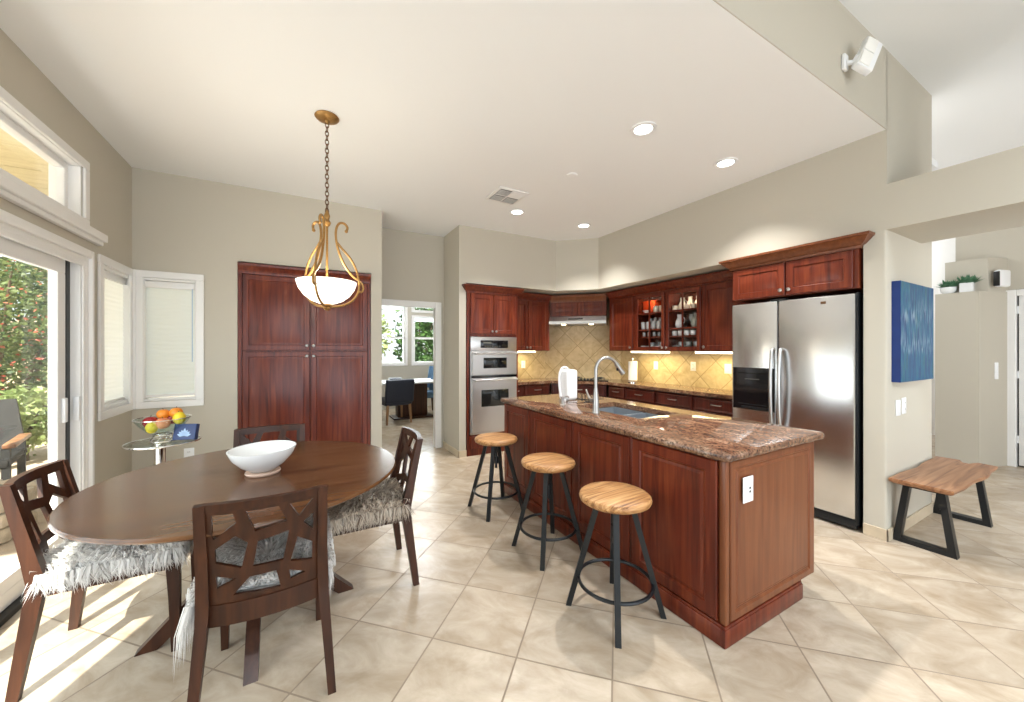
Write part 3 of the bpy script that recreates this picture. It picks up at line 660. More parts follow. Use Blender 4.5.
def spot(name, loc, power, col, size=R(150), rad=.03, blend=.6, aim=None):
    l = bpy.data.lights.new(name, 'SPOT'); l.energy = power; l.color = col; l.spot_size = size; l.spot_blend = blend; l.shadow_soft_size = rad
    o = bpy.data.objects.new(name, l); C.objects.link(o); o.location = loc
    if aim: o.rotation_euler = (Vector(aim) - Vector(loc)).to_track_quat('-Z', 'Y').to_euler()
    return o
for x in (hw * .25, hw * .74):
    p_ = Vector((3.372, 4.81, 1.765)) + Matrix.Rotation(R(-45), 3, 'Z') @ Vector((x, 0, 0))
    spot('hood_lamp_light', p_, 4.0, (1, .80, .45), R(140), .03)

# the run of wall cabinets towards the fridge: y0 is the left end
def fx(y): return (UX, y, 0)
t = cabinet('wall_cabinet', 'narrow cherry one-door wall cabinet right of the range hood', fx(4.165), RZF, .50, UZ0, UZ1, .40,
        [('door', .03, .465, UZ0 + .01, UZ1 - .02, (.43, UZ0 + .05))]); crown_strip(.50, UZ1 - .005).obj('crown', 'cherry', t, 25)
t = cabinet('wall_cabinet', 'cherry one-door wall cabinet beside the fridge', fx(2.675), RZF, .505, UZ0, UZ1, .40,
        [('door', .015, .49, UZ0 + .01, UZ1 - .02, (.04, UZ0 + .05))]); crown_strip(.505, UZ1 - .005).obj('crown', 'cherry', t, 25)
SHELF = [1.405, 1.565, 1.66, 1.88]
def glass_cabinet(label, y0):
    w = .490
    t = thing('glass_front_cabinet', label, 'cabinet', fx(y0), RZF)
    b = B(); b.box(0.001, .02, .02, .40, UZ0, UZ1); b.box(w - .02, w, .02, .40, UZ0, UZ1); b.box(.02, w - .02, .38, .40, UZ0, UZ1); b.box(.02, w - .02, .02, .38, UZ1 - .03, UZ1); b.box(.02, w - .02, .02, .38, UZ0, UZ0 + .03)
    b.obj('body', 'cherry', t, 0)
    for z in SHELF[1:]: B().box(.02, w - .02, .045, .38, z - .016, z).obj('shelf', 'cherry', t, 0)
    b = B(); z0, z1 = UZ0 + .01, UZ1 - .02; f = .045
    for q in ((.01, w - .01, z0, z0 + f), (.01, w - .01, z1 - f, z1), (.01, .01 + f, z0 + f, z1 - f), (w - .01 - f, w - .01, z0 + f, z1 - f)): b.box(q[0], q[1], 0, .02, q[2], q[3], .003, 1)
    b.box(w / 2 - .008, w / 2 + .008, .002, .018, z0 + f, z1 - f)
    for z in (1.66, 1.88): b.box(.055, w - .055, .004, .016, z - .014, z)
    d = b.obj('glass_door', 'cherry', t, 0)
    B().box(.05, w - .05, .009, .012, z0 + f - .005, z1 - f + .005).obj('pane', 'cabglass', d, 0)
    knob(d, w - .03 if y0 > 3.4 else .03, UZ0 + .045)
    crown_strip(w, UZ1 - .005).obj('crown', 'cherry', t, 25)
glass_cabinet('left of the two glass-front cherry cabinets, holding an orange-red box on top shelf', 3.66)
glass_cabinet('right of the two glass-front cherry cabinets, packed with dishes and glassware', 3.168)
# what stands in the glass-front cabinets
def cup_bm(r, h, handle=False):
    b = B().lathe([(r * .75, 0), (r * .95, h * .15), (r, h * .6), (r, h), (r * .9, h), (r * .86, h * .2), (.001, h * .1)], n=16, cap1=False)
    return b
def goblet_bm(r, h): return B().lathe([(r * .8, 0), (r * .75, .004), (.004, .012), (.004, h * .42), (r * .6, h * .5), (r, h * .72), (r * .85, h), (r * .8, h), (r * .94, h * .72), (r * .5, h * .53), (.001, h * .48)], n=16, cap1=False)
def bowl_stack_bm(r, n):
    b = B()
    for k in range(n): b.lathe([(r * .45, 0), (r * .5, .008), (r, .035), (r * .97, .037), (r * .45, .012), (.001, .012)], (0, 0, k * .014), 18, cap1=False)
    return b
def pitcher_bm(r, h):
    b = B().lathe([(r * .7, 0), (r, h * .25), (r * .9, h * .5), (r * .5, h * .75), (r * .55, h), (r * .5, h), (r * .45, h * .75), (r * .8, h * .5), (.001, h * .1)], n=18, cap1=False)
    return b
protos = {}
def put(kind, mat, label, cat, x, y, z, y0, group=None):
    key = (kind, mat)
    loc = (UX + y, y0 - x, z + .001)
    if key not in protos:
        nm, bm_ = {'tumbler': ('tumbler', cup_bm(.03, .105)), 'mug': ('mug', cup_bm(.036, .085)), 'goblet': ('wine_glass', goblet_bm(.033, .165)),
                   'cup': ('cup', cup_bm(.032, .06)), 'bowl': ('bowl', bowl_stack_bm(.055, 1)), 'pitcher': ('pitcher', pitcher_bm(.05, .17)), 'shot': ('small_glass', cup_bm(.024, .06))}[kind]
        o = bm_.obj(nm, mat); protos[key] = o
        if kind in ('mug', 'pitcher', 'cup'):
            hb = B().tube(arc((.03 if kind != 'pitcher' else .03, 0, .045 if kind == 'mug' else .03 if kind == 'cup' else .10), .02 if kind == 'cup' else .026 if kind == 'mug' else .045, R(-80), R(80), 8), .0045, 6)
            hb.obj('handle', mat, o)
    else: o = dup(protos[key])
    return tag(o, label, cat, group, loc, random.uniform(-.6, .6))
LY, RY = 3.66, 3.168
o = B().box(-.085, .085, -.10, .10, 0, .155, .006).obj('storage_box', 'dish2'); B().box(-.088, .088, -.103, .103, .155, .175, .004).obj('lid', 'dish2', o); tag(o, 'orange-red box on the top shelf of the left glass cabinet', 'box', None, (UX + .20, LY - .14, 1.881))
put('bowl', 'ceramic', 'white bowl in front of the orange-red box in the glass cabinet', 'bowl', .15, .065, 1.88, LY)
for k in range(3): put('mug', 'dish1', 'cream mug beside the orange-red box in the left glass cabinet', 'mug', .285 + k * .075, .09 + .02 * (k % 2), 1.88, LY, 'cream mugs on the top shelf')
for k in range(5):
    put('tumbler', 'glassware', 'clear tumbler on the middle shelf of the left glass cabinet', 'tumbler', .075 + k * .085, .09, 1.66, LY, 'clear tumblers in the left cabinet front row')
    put('goblet', 'glassware', 'clear wine glass behind the tumblers in the left glass cabinet', 'wine glass', .09 + k * .08, .22, 1.66, LY, 'wine glasses in the left cabinet')
    put('shot', 'glassware', 'small clear glass on the low shelf of the left glass cabinet', 'small glass', .08 + k * .083, .10, 1.565, LY, 'small glasses in the left cabinet')
for k in range(4): put('bowl', 'ceramic', 'white bowl on the bottom shelf of the left glass cabinet', 'bowl', .085 + k * .112, .10, 1.405, LY, 'white bowls in the left cabinet')
for k in range(3): put('mug', 'ceramic', 'white mug behind the bowls at the bottom of the left glass cabinet', 'mug', .10 + k * .14, .24, 1.405, LY, 'white mugs in the left cabinet')
for k in range(5): put('cup', 'dish1', 'cream cup on the top shelf of the right glass cabinet', 'cup', .08 + k * .083, .09, 1.88, RY, 'cream cups in the right cabinet')
for k in range(4): put('pitcher', 'dish1', 'cream jug at the back of the top shelf in the right cabinet', 'jug', .09 + k * .11, .22, 1.88, RY, 'cream jugs in the right cabinet')
put('pitcher', 'ceramic', 'slim white jug standing alone on the middle shelf of right glass cabinet', 'jug', .12, .12, 1.66, RY)
put('pitcher', 'dish3', 'grey-green jug on the middle shelf of the right glass cabinet', 'jug', .35, .10, 1.66, RY)
for k in range(2): put('goblet', 'glassware', 'clear wine glass beside the grey-green jug in the right cabinet', 'wine glass', .27 + k * .15, .15, 1.66, RY, 'wine glasses in the right cabinet')
for k in range(5): put('cup', 'ceramic', 'white cup on the low shelf of the right glass cabinet', 'cup', .075 + k * .085, .09, 1.565, RY, 'white cups in the right cabinet')
for k in range(3): put('bowl', 'dish3', 'grey-green bowl on the bottom shelf of the right glass cabinet', 'bowl', .10 + k * .15, .09, 1.405, RY, 'grey-green bowls in the right cabinet')
for k in range(4): put('mug', 'glassware', 'clear glass mug behind the bowls of the right glass cabinet', 'mug', .09 + k * .105, .20, 1.405, RY, 'glass mugs in the right cabinet')
# small lamps inside the glass-front cabinets
for y0 in (LY, RY):
    l = bpy.data.lights.new('cabinet_puck_light', 'POINT'); l.energy = 1.6; l.color = (1, .9, .72); l.shadow_soft_size = .02
    o = bpy.data.objects.new('cabinet_puck_light', l); C.objects.link(o); o.location = (UX + .06, y0 - .245, UZ1 - .05)
# fridge cabinet
t = thing('fridge_cabinet', 'cherry two-door cabinet with heavy crown above the fridge', 'cabinet', (3.665, 2.145, 0), RZF)
w = .955
b = B(); b.box(0, w, .022, .72, 1.865, 2.17); b.obj('body', 'cherry', t, 0)
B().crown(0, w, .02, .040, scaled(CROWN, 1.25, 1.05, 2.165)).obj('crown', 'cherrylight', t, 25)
for x0, x1, kx in ((.012, .462, .435), (.472, .925, .50)):
    d = B().door(x0, x1, 1.873, 2.16).obj('door', 'cherry', t, 20); knob(d, kx, 1.915)
# refrigerator
t = thing('refrigerator', 'large stainless side-by-side fridge with black ice and water dispenser', 'refrigerator', (3.67, 2.143, 0), RZF)
w = .95; sx = .405
B().box(.005, w - .005, .07, .74, .03, 1.83).obj('body', 'black', t, 0)
B().box(.01, w - .01, .015, .07, .02, .09, .004).obj('base_grille', 'black', t)
dl = B().box(0, sx - .004, 0, .062, .095, 1.828, .012).obj('freezer_door', 'steelv', t)
dr_ = B().box(sx + .004, w - .012, 0, .062, .095, 1.828, .012).obj('fridge_door', 'steelv', t)
B().box(w - .012, w, .012, .07, .05, 1.835, .003).obj('side_edge', 'black', t)
for d, x in ((dl, sx - .03), (dr_, sx + .035)):
    pts = [(x, 0, .70), (x, -.035, .72), (x, -.055, .85), (x, -.062, 1.05), (x, -.055, 1.25), (x, -.035, 1.38), (x, 0, 1.40)]
    B().tube(smooth_path(pts, 6), .0135, 12).obj('handle', 'steel', d)
dp = B().rings(.016, .382, .83, 1.225, [(0, .002), (0, -.006), (.006, -.01), (.05, -.01), (.055, -.008)]).obj('dispenser', 'blackgloss', dl, 20)
b = B()
for k in range(6): b.box(.13 + k * .022, .144 + k * .022, -.0105, -.0085, 1.115, 1.122)
b.obj('dispenser_buttons', 'ventgap', dl, 0)
B().box(.10, .36, -.016, -.008, .845, .862).obj('drip_tray', 'black', dl, 0)
B().box(.72, .755, -.003, 0, 1.765, 1.785, .001).obj('badge', 'bronze', dr_)
B().box(sx - .06, sx + .06, .01, .06, 1.83, 1.845).obj('hinge_cover', 'black', t, 0)

# base cabinets, counter, cooktop, backsplash
BX, BY = 3.935, 4.735
def base(label, y0, w):
    return cabinet('base_cabinet', label, (BX, y0, 0), RZF, w, 0, .872, .45,
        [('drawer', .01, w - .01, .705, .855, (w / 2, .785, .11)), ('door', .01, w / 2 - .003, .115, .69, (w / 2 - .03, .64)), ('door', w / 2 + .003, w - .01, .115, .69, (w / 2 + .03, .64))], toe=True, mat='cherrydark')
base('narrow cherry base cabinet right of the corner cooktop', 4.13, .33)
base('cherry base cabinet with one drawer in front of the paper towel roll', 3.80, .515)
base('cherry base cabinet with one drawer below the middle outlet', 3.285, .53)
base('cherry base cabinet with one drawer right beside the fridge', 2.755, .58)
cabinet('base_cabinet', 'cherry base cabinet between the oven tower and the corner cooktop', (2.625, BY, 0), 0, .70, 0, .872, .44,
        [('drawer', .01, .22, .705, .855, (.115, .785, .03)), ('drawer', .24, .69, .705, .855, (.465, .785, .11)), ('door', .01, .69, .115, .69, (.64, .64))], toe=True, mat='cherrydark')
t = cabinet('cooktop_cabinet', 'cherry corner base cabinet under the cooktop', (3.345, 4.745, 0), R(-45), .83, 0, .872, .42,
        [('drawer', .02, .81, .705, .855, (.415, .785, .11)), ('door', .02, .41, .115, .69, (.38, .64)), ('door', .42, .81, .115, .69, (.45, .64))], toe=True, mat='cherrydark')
ct = B().prism([(2.622, 4.71), (3.315, 4.71), (3.91, 4.115), (3.91, 2.16), (4.43, 2.16), (4.43, 4.35), (3.555, 5.23), (2.622, 5.23)], .874, .914).obj('countertop', 'granite', None, 0)
tag(ct, 'brown granite countertop wrapping the kitchen corner below the backsplash', 'countertop')
def splash(nm, x0, loc, rz, w, z1):
    b = B().box(0, w, 0, .01, .914, z1); o = b.obj(nm, 'splash', None, 0); o['kind'] = 'structure'; o.location = loc; o.rotation_euler = (0, 0, rz)
    e = B(); 
    return o
splash('trim_backsplash_oven', 0, (2.62, 5.226, 0), 0, .94, 1.374)
splash('trim_backsplash_corner', 0, (3.553, 5.233, 0), R(-45), 1.25, 1.905)
splash('trim_backsplash_fridge', 0, (4.427, 4.36, 0), RZF, 2.2, 1.374)
t = thing('cooktop', 'low black gas cooktop in the granite corner under the hood', 'cooktop', (3.56, 4.60, .914), R(-45))
B().box(-.05, .60, -.02, .40, 0, .012, .005).obj('glass_plate', 'blackgloss', t)
for x in (.1, .45):
    for y in (.08, .29):
        g = B().torus((x, y, .034), .06, .006, 20, 6)
        for a in range(4): g.tube([(x + .09 * math.cos(a * math.pi / 2), y + .09 * math.sin(a * math.pi / 2), .012), (x + .085 * math.cos(a * math.pi / 2), y + .085 * math.sin(a * math.pi / 2), .034), (x + .03 * math.cos(a * math.pi / 2), y + .03 * math.sin(a * math.pi / 2), .034)], .005, 6)
        g.obj('burner_grate', 'black', t)
for k in range(4): B().lathe([(.017, 0), (.017, .018), (.012, .026)], (.2 + k * .05, .02, .012), 14).obj('knob', 'black', t)
# paper towel
t = thing('paper_towel_holder', 'paper towel roll on a chrome stand by the backsplash', 'paper towel holder', (4.16, 3.86, .914))
B().lathe([(.07, 0), (.07, .012), (.06, .016)], n=24).obj('stand_base', 'chrome', t)
B().cyl((0, 0, .01), (0, 0, .33), .006).lathe([(.012, .33), (.012, .345), (.004, .352)], n=12).obj('rod', 'chrome', t)
B().lathe([(.02, .035), (.062, .035), (.062, .305), (.02, .305)], n=28, cap0=False, cap1=False).obj('paper_roll', 'paper', t)
# under-cabinet lights
def ucl(label, loc, rz, w, power):
    t = thing('under_cabinet_light', label, 'light', loc, rz, None)
    B().box(0, w, 0, .08, -.004, .0).obj('housing', 'white', t, 0)
    B().box(.006, w - .006, .006, .074, -.026, -.004, .004).obj('diffuser', 'undercab', t)
    c_ = Vector(loc) + Matrix.Rotation(rz, 3, 'Z') @ Vector((w / 2, .04, -.035))
    o = area('under_cabinet_glow', c_, c_ + Vector((0, 0, -1)), w, .06, power, (1, .83, .40)); o.rotation_euler = (0, 0, rz)
ucl('lit strip light under the cabinet right of the oven tower', (2.80, 4.95, UZ0 - .001), 0, .40, 3.0)
ucl('lit strip light under the left glass-front cabinet', (4.12, 3.87, UZ0 - .001), RZF, .62, 5.0)
ucl('lit strip light under the cabinet beside the fridge', (4.12, 2.86, UZ0 - .001), RZF, .64, 5.5)

# outlets and switches
def plate(name, label, cat, loc, rz, kind='outlet', w=.075, h=.118, mat='white', group=None):
    t = thing(name, label, cat, loc, rz, group)
    B().box(-w / 2, w / 2, -.006, 0, 0, h, .003).obj('cover_plate', mat, t)
    if kind == 'outlet':
        for z in (h * .3, h * .7):
            s = B().box(-.016, .016, -.009, -.005, z - .014, z + .014, .002).obj('socket', mat, t)
            B().box(-.008, -.005, -.0095, -.0085, z - .006, z + .006).box(.005, .008, -.0095, -.0085, z - .006, z + .006).obj('slots', 'ventgap', s, 0)
    elif kind == 'usb':
        B().box(-.018, .018, -.009, -.005, h * .2, h * .8, .002).obj('socket', mat, t)
        B().box(.0, .014, -.0095, -.008, h * .52, h * .6).box(.0, .014, -.0095, -.008, h * .38, h * .46).obj('slots', 'black', t, 0)
    else:
        n = 1 if w < .1 else 2
        for k in range(n):
            x = (k - (n - 1) / 2) * .046
            B().box(x - .016, x + .016, -.011, -.005, h * .22, h * .78, .003).obj('rocker', mat, t)
    return t
plate('outlet', 'white outlet on the backsplash right of the oven tower', 'outlet', (3.13, 5.226, 1.09), 0, group=None)
plate('outlet', 'white outlet on the backsplash under the left glass cabinet', 'outlet', (4.427, 3.675, 1.105), RZF)
plate('outlet', 'white outlet on the backsplash under the right glass cabinet', 'outlet', (4.427, 3.085, 1.115), RZF)
plate('light_switch', 'white switch plate on the backsplash next to the fridge', 'light switch', (4.427, 2.63, 1.105), RZF, 'switch', .085)
plate('outlet', 'white outlet on the end panel of the kitchen island', 'outlet', (1.888, 1.027, .655), 0, 'usb', .085, .125)
plate('light_switch', 'white double switch below the painting, left of the pair', 'light switch', (3.925, 1.04, .895), 0, 'switch', .09, .12)
plate('light_switch', 'white outlet plate below the painting, right of the pair', 'outlet', (4.045, 1.04, .90), 0, 'outlet', .085, .125)
plate('outlet', 'low white outlet on the wall below the corner window', 'outlet', (-.93, 4.5, .36), 0)

# ================================================================== island
IX0, IX1, IY0, IY1 = 1.735, 2.60, 1.045, 3.235
t = thing('kitchen_island', 'long dark red cherry kitchen island with raised panels', 'kitchen island', (IX0, IY0, 0))
L_ = IY1 - IY0; Wd = IX1 - IX0
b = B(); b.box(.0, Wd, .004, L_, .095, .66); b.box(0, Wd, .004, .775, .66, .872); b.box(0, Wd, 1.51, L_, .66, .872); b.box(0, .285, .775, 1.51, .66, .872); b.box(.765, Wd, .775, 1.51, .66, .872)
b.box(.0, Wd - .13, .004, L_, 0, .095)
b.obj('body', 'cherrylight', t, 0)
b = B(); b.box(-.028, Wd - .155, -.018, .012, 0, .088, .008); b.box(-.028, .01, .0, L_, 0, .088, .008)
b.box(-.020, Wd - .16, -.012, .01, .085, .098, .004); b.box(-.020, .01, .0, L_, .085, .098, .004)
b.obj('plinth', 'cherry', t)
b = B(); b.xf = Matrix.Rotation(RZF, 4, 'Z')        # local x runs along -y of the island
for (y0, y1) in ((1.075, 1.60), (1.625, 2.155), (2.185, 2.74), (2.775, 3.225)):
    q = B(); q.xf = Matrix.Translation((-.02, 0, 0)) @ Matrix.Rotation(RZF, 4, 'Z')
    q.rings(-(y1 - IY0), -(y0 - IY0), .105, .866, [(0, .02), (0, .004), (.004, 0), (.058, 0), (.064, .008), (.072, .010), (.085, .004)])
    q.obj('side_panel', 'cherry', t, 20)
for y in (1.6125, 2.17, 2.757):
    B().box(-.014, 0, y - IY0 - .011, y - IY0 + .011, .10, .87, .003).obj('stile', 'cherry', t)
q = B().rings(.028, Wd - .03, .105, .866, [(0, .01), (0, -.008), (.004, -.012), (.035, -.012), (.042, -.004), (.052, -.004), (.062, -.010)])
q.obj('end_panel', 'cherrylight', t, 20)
B().box(-.012, .022, -.010, .02, .098, .872, .006).obj('corner_post', 'cherrylight', t)
B().box(Wd - .025, Wd, -.006, .02, .098, .872, .003).obj('end_stile', 'cherrylight', t)
# island top with the sink cut out
SX0, SX1, SY0, SY1 = 2.04, 2.48, 1.84, 2.53
def edge_slab(outer, hole, z0, z1, nose):
    b = B(); (x0, x1, y0, y1) = outer
    prof = [(.012, z0), (.004, z0 + .004), (0, z0 + nose), (0, z1 - nose), (.004, z1 - .005), (.012, z1)]
    vs = []; fs = []; rad = .03; K = 4
    def loop(ins, z):
        out = []
        for cx, cy, a0 in ((x1 - rad, y1 - rad, 0), (x0 + rad, y1 - rad, 90), (x0 + rad, y0 + rad, 180), (x1 - rad, y0 + rad, 270)):
            for k in range(K + 1):
                a = R(a0 + 90 * k / K); r = rad - ins; out.append((cx + r * math.cos(a), cy + r * math.sin(a), z))
        return out
    n = 4 * (K + 1)
    for ins, z in prof: vs += loop(ins, z)
    for i in range(len(prof) - 1):
        for k in range(n): fs.append((i * n + k, i * n + (k + 1) % n, (i + 1) * n + (k + 1) % n, (i + 1) * n + k))
    hx0, hx1, hy0, hy1 = hole
    for base_, z, rev in ((0, z0, True), ((len(prof) - 1) * n, z1, False)):
        h = len(vs); vs += [(hx1, hy1, z), (hx0, hy1, z), (hx0, hy0, z), (hx1, hy0, z)]
        for q in range(4):
            i0 = base_ + q * (K + 1)
            for k in range(K): fs.append((i0 + k, i0 + k + 1, h + q) if not rev else (i0 + k + 1, i0 + k, h + q))
            nx = base_ + ((q + 1) % 4) * (K + 1)
            f_ = (i0 + K, nx, h + (q + 1) % 4, h + q); fs.append(f_ if not rev else f_[::-1])
    h0 = len(vs) - 8; h1 = len(vs) - 4
    for k in range(4): fs.append((h0 + k, h0 + (k + 1) % 4, h1 + (k + 1) % 4, h1 + k))
    return b.add(vs, fs)
it = edge_slab((1.698, 2.672, 1.008, 3.29), (SX0, SX1, SY0, SY1), .873, .914, .012).obj('island_countertop', 'granite', None, 40)
tag(it, 'polished brown granite top of the kitchen island', 'countertop')
# sink
t = thing('kitchen_sink', 'stainless double-bowl sink set under the island granite', 'sink', (0, 0, .70))
def bowl(y0, y1):
    b = B(); x0, x1 = SX0 - .006, SX1 + .006
    for (a0, a1, c0, c1, z) in ((x0, x1, y0, y1, .872 - .70),):
        pass
    vs = []; fs = []
    for ins, z in ((0, .172), (.006, .168), (.012, .03), (.03, .008), (.06, .004)): vs += [(x0 + ins, y0 + ins, z), (x1 - ins, y0 + ins, z), (x1 - ins, y1 - ins, z), (x0 + ins, y1 - ins, z)]
    for i in range(4):
        for k in range(4): fs.append((i * 4 + k, i * 4 + (k + 1) % 4, i * 4 + 4 + (k + 1) % 4, i * 4 + 4 + k))
    fs.append((16, 17, 18, 19))
    o = b.add(vs, fs).obj('bowl', 'sink', t, 30, flip=False)
    B().lathe([(.04, .005), (.04, .008), (.03, .009), (.025, .005)], ((x0 + x1) / 2, (y0 + y1) / 2, 0), 18).obj('drain', 'chrome', o)
bowl(SY0 - .006, 2.165); bowl(2.185, SY1 + .006)
B().box(SX0 - .004, SX1 + .004, 2.163, 2.187, .135, .166, .006).obj('divider', 'sink', t)
# faucet
t = thing('kitchen_faucet', 'tall curved stainless pull-down faucet on the island', 'faucet', (1.945, 2.17, .914))
B().lathe([(.030, 0), (.030, .008), (.024, .02), (.022, .11), (.018, .15), (.0135, .19)], n=20).obj('base', 'nickel', t)
ga = R(-12)
pts = [(0, 0, .15), (0, 0, .30)] + [((.095 - .095 * math.cos(a)), 0, .325 + .095 * math.sin(a)) for a in [R(k) for k in range(0, 151, 15)]]
rot = Matrix.Rotation(ga, 3, 'Z')
B().tube([rot @ Vector(q) for q in pts], .0125, 14).obj('gooseneck', 'nickel', t)
e = Vector(pts[-1]); dirv = (Vector(pts[-1]) - Vector(pts[-2])).normalized()
sp = B().tube([rot @ (e - dirv * .005), rot @ (e + dirv * .03), rot @ (e + dirv * .10)], [.015, .019, .021], 14).obj('spray_head', 'nickel', t)
q0 = rot @ (e + dirv * .045); B().box(q0.x - .024, q0.x - .012, q0.y - .008, q0.y + .008, q0.z - .02, q0.z + .02, .003).obj('spray_button', 'black', sp)
B().cyl((0, .02, .085), (0, .06, .09), .016, .014).tube([(0, .055, .09), (-.005, .075, .11), (-.012, .10, .17)], [.009, .008, .006], 8).obj('lever', 'nickel', t)
# soap dispenser
t = thing('soap_dispenser', 'short chrome soap pump beside the white water filter', 'soap dispenser', (1.955, 2.60, .914))
B().lathe([(.022, 0), (.022, .006), (.014, .012), (.013, .055), (.018, .06), (.018, .075), (.006, .08)], n=16).tube([(0, 0, .07), (.05, -.005, .073), (.062, -.006, .064)], .007, 8).obj('pump', 'nickel', t)
# water filter
t = thing('water_filter', 'white countertop water filter with a looped hose on the island', 'water filter', (2.19, 2.83, .914))
B().box(-.062, .062, -.075, .075, .012, .292, .024, 4).obj('housing', 'white', t)
B().box(-.055, .055, -.07, .07, 0, .012).obj('foot', 'chrome', t, 0)
hp = [(-.075, -.06, .008), (-.078, .0, .03), (-.078, .03, .15), (-.072, .035, .25), (-.05, .025, .305), (-.02, .01, .312), (.0, 0, .292)]
B().tube(smooth_path(hp, 6), .011, 10).obj('hose', 'white', t)
B().lathe([(.02, .292), (.02, .302), (.008, .306)], n=14).obj('cap', 'nickel', t)
hp = [(.05, -.05, .02), (.10, -.09, .012), (.14, -.17, .012), (.10, -.24, .012), (.03, -.22, .012), (-.02, -.26, .012)]
o = B().tube(smooth_path(hp, 6), .006, 8).obj('power_cord', 'black', t)

# ================================================================== dining set
TC = (-.21, 2.36)
t = thing('dining_table', 'large round dark walnut dining table on crossed slanting legs', 'dining table', (TC[0], TC[1], 0))
B().lathe([(.64, .722), (.681, .728), (.691, .736), (.691, .744), (.686, .75)], n=96).obj('tabletop', 'tabletop', t, 40)
for k in range(4):
    b = B(); b.xf = Matrix.Rotation(R(90 * k + 2), 4, 'Z')
    prof = [(.50, 0), (.41, 0), (.0, .345), (.0, .43), (.05, .43)]
    prof = [(.465, 0), (.385, 0), (.01, .33), (.01, .42), (.06, .42)]
    n = len(prof); vs = [(x, -.026, z) for x, z in prof] + [(x, .026, z) for x, z in prof]
    b.add(vs, [tuple(range(n)), tuple(reversed(range(n, 2 * n)))] + [(i, (i + 1) % n, n + (i + 1) % n, n + i) for i in range(n)])
    prof2 = [(.40, .722), (.46, .722), (.06, .34), (.01, .34), (.01, .39)]
    vs = [(x, -.025, z) for x, z in prof2] + [(x, .025, z) for x, z in prof2]
    b.add(vs, [tuple(range(n)), tuple(reversed(range(n, 2 * n)))] + [(i, (i + 1) % n, n + (i + 1) % n, n + i) for i in range(n)])
    b.obj('leg', 'walnut', t, 0)
# chairs -----------------------------------------------------------
HOLES = [[(90, 117), (148, 112), (156, 140), (91, 196)], [(183, 104), (276, 86), (300, 135), (207, 166)], [(308, 76), (380, 59), (336, 122)],
         [(349, 142), (381, 112), (380, 167)], [(95, 226), (152, 180), (186, 200), (166, 280), (95, 268)], [(214, 196), (306, 165), (287, 258), (199, 276)],
         [(331, 186), (378, 206), (378, 264), (309, 264)], [(95, 310), (152, 315), (96, 350)], [(188, 308), (266, 290), (279, 344), (140, 368)], [(305, 291), (358, 302), (309, 322)]]
def lattice_bm(w, z0, z1, t, y0, curve):
    def uv(x, y):
        u = (x - 65) / 340.; tp = 112 - 58 * u; bt = 412 - 82 * u
        return u, (bt - y) / (bt - tp)
    bm = bmesh.new()
    def loop(pts):
        vs = [bm.verts.new((p[0], 0, p[1])) for p in pts]
        for i in range(len(vs)): bm.edges.new((vs[i], vs[(i + 1) % len(vs)]))
    def subdiv(pts, L=.03):
        out = []
        for i in range(len(pts)):
            a, b_ = Vector(pts[i]), Vector(pts[(i + 1) % len(pts)]); n = max(1, int((b_ - a).length / L))
            out += [tuple(a + (b_ - a) * (k / n)) for k in range(n)]
        return out
    loop(subdiv([(-w / 2, z0), (w / 2, z0), (w / 2, z1), (-w / 2, z1)]))
    for h in HOLES:
        pts = []
        for p in h:
            u, v = uv(*p); pts.append((-w / 2 + w * min(.965, max(.035, u)), z0 + (z1 - z0) * min(.955, max(.05, v))))
        loop(subdiv(pts))
    bmesh.ops.triangle_fill(bm, use_beauty=True, use_dissolve=False, edges=bm.edges[:])
    r = bmesh.ops.extrude_face_region(bm, geom=bm.faces[:])
    for v in r['geom']:
        if isinstance(v, bmesh.types.BMVert): v.co.y += t
    bmesh.ops.recalc_face_normals(bm, faces=bm.faces[:])
    for v in bm.verts:
        v.co.y += y0(v.co.z) - curve * (1 - (2 * v.co.x / w) ** 2)
    b = B(); bm.verts.index_update(); b.add([v.co.copy() for v in bm.verts], [[v.index for v in f.verts] for f in bm.faces]); bm.free(); return b
def yback(z): return -.195 - (max(z, .45) - .45) / .41 * .088
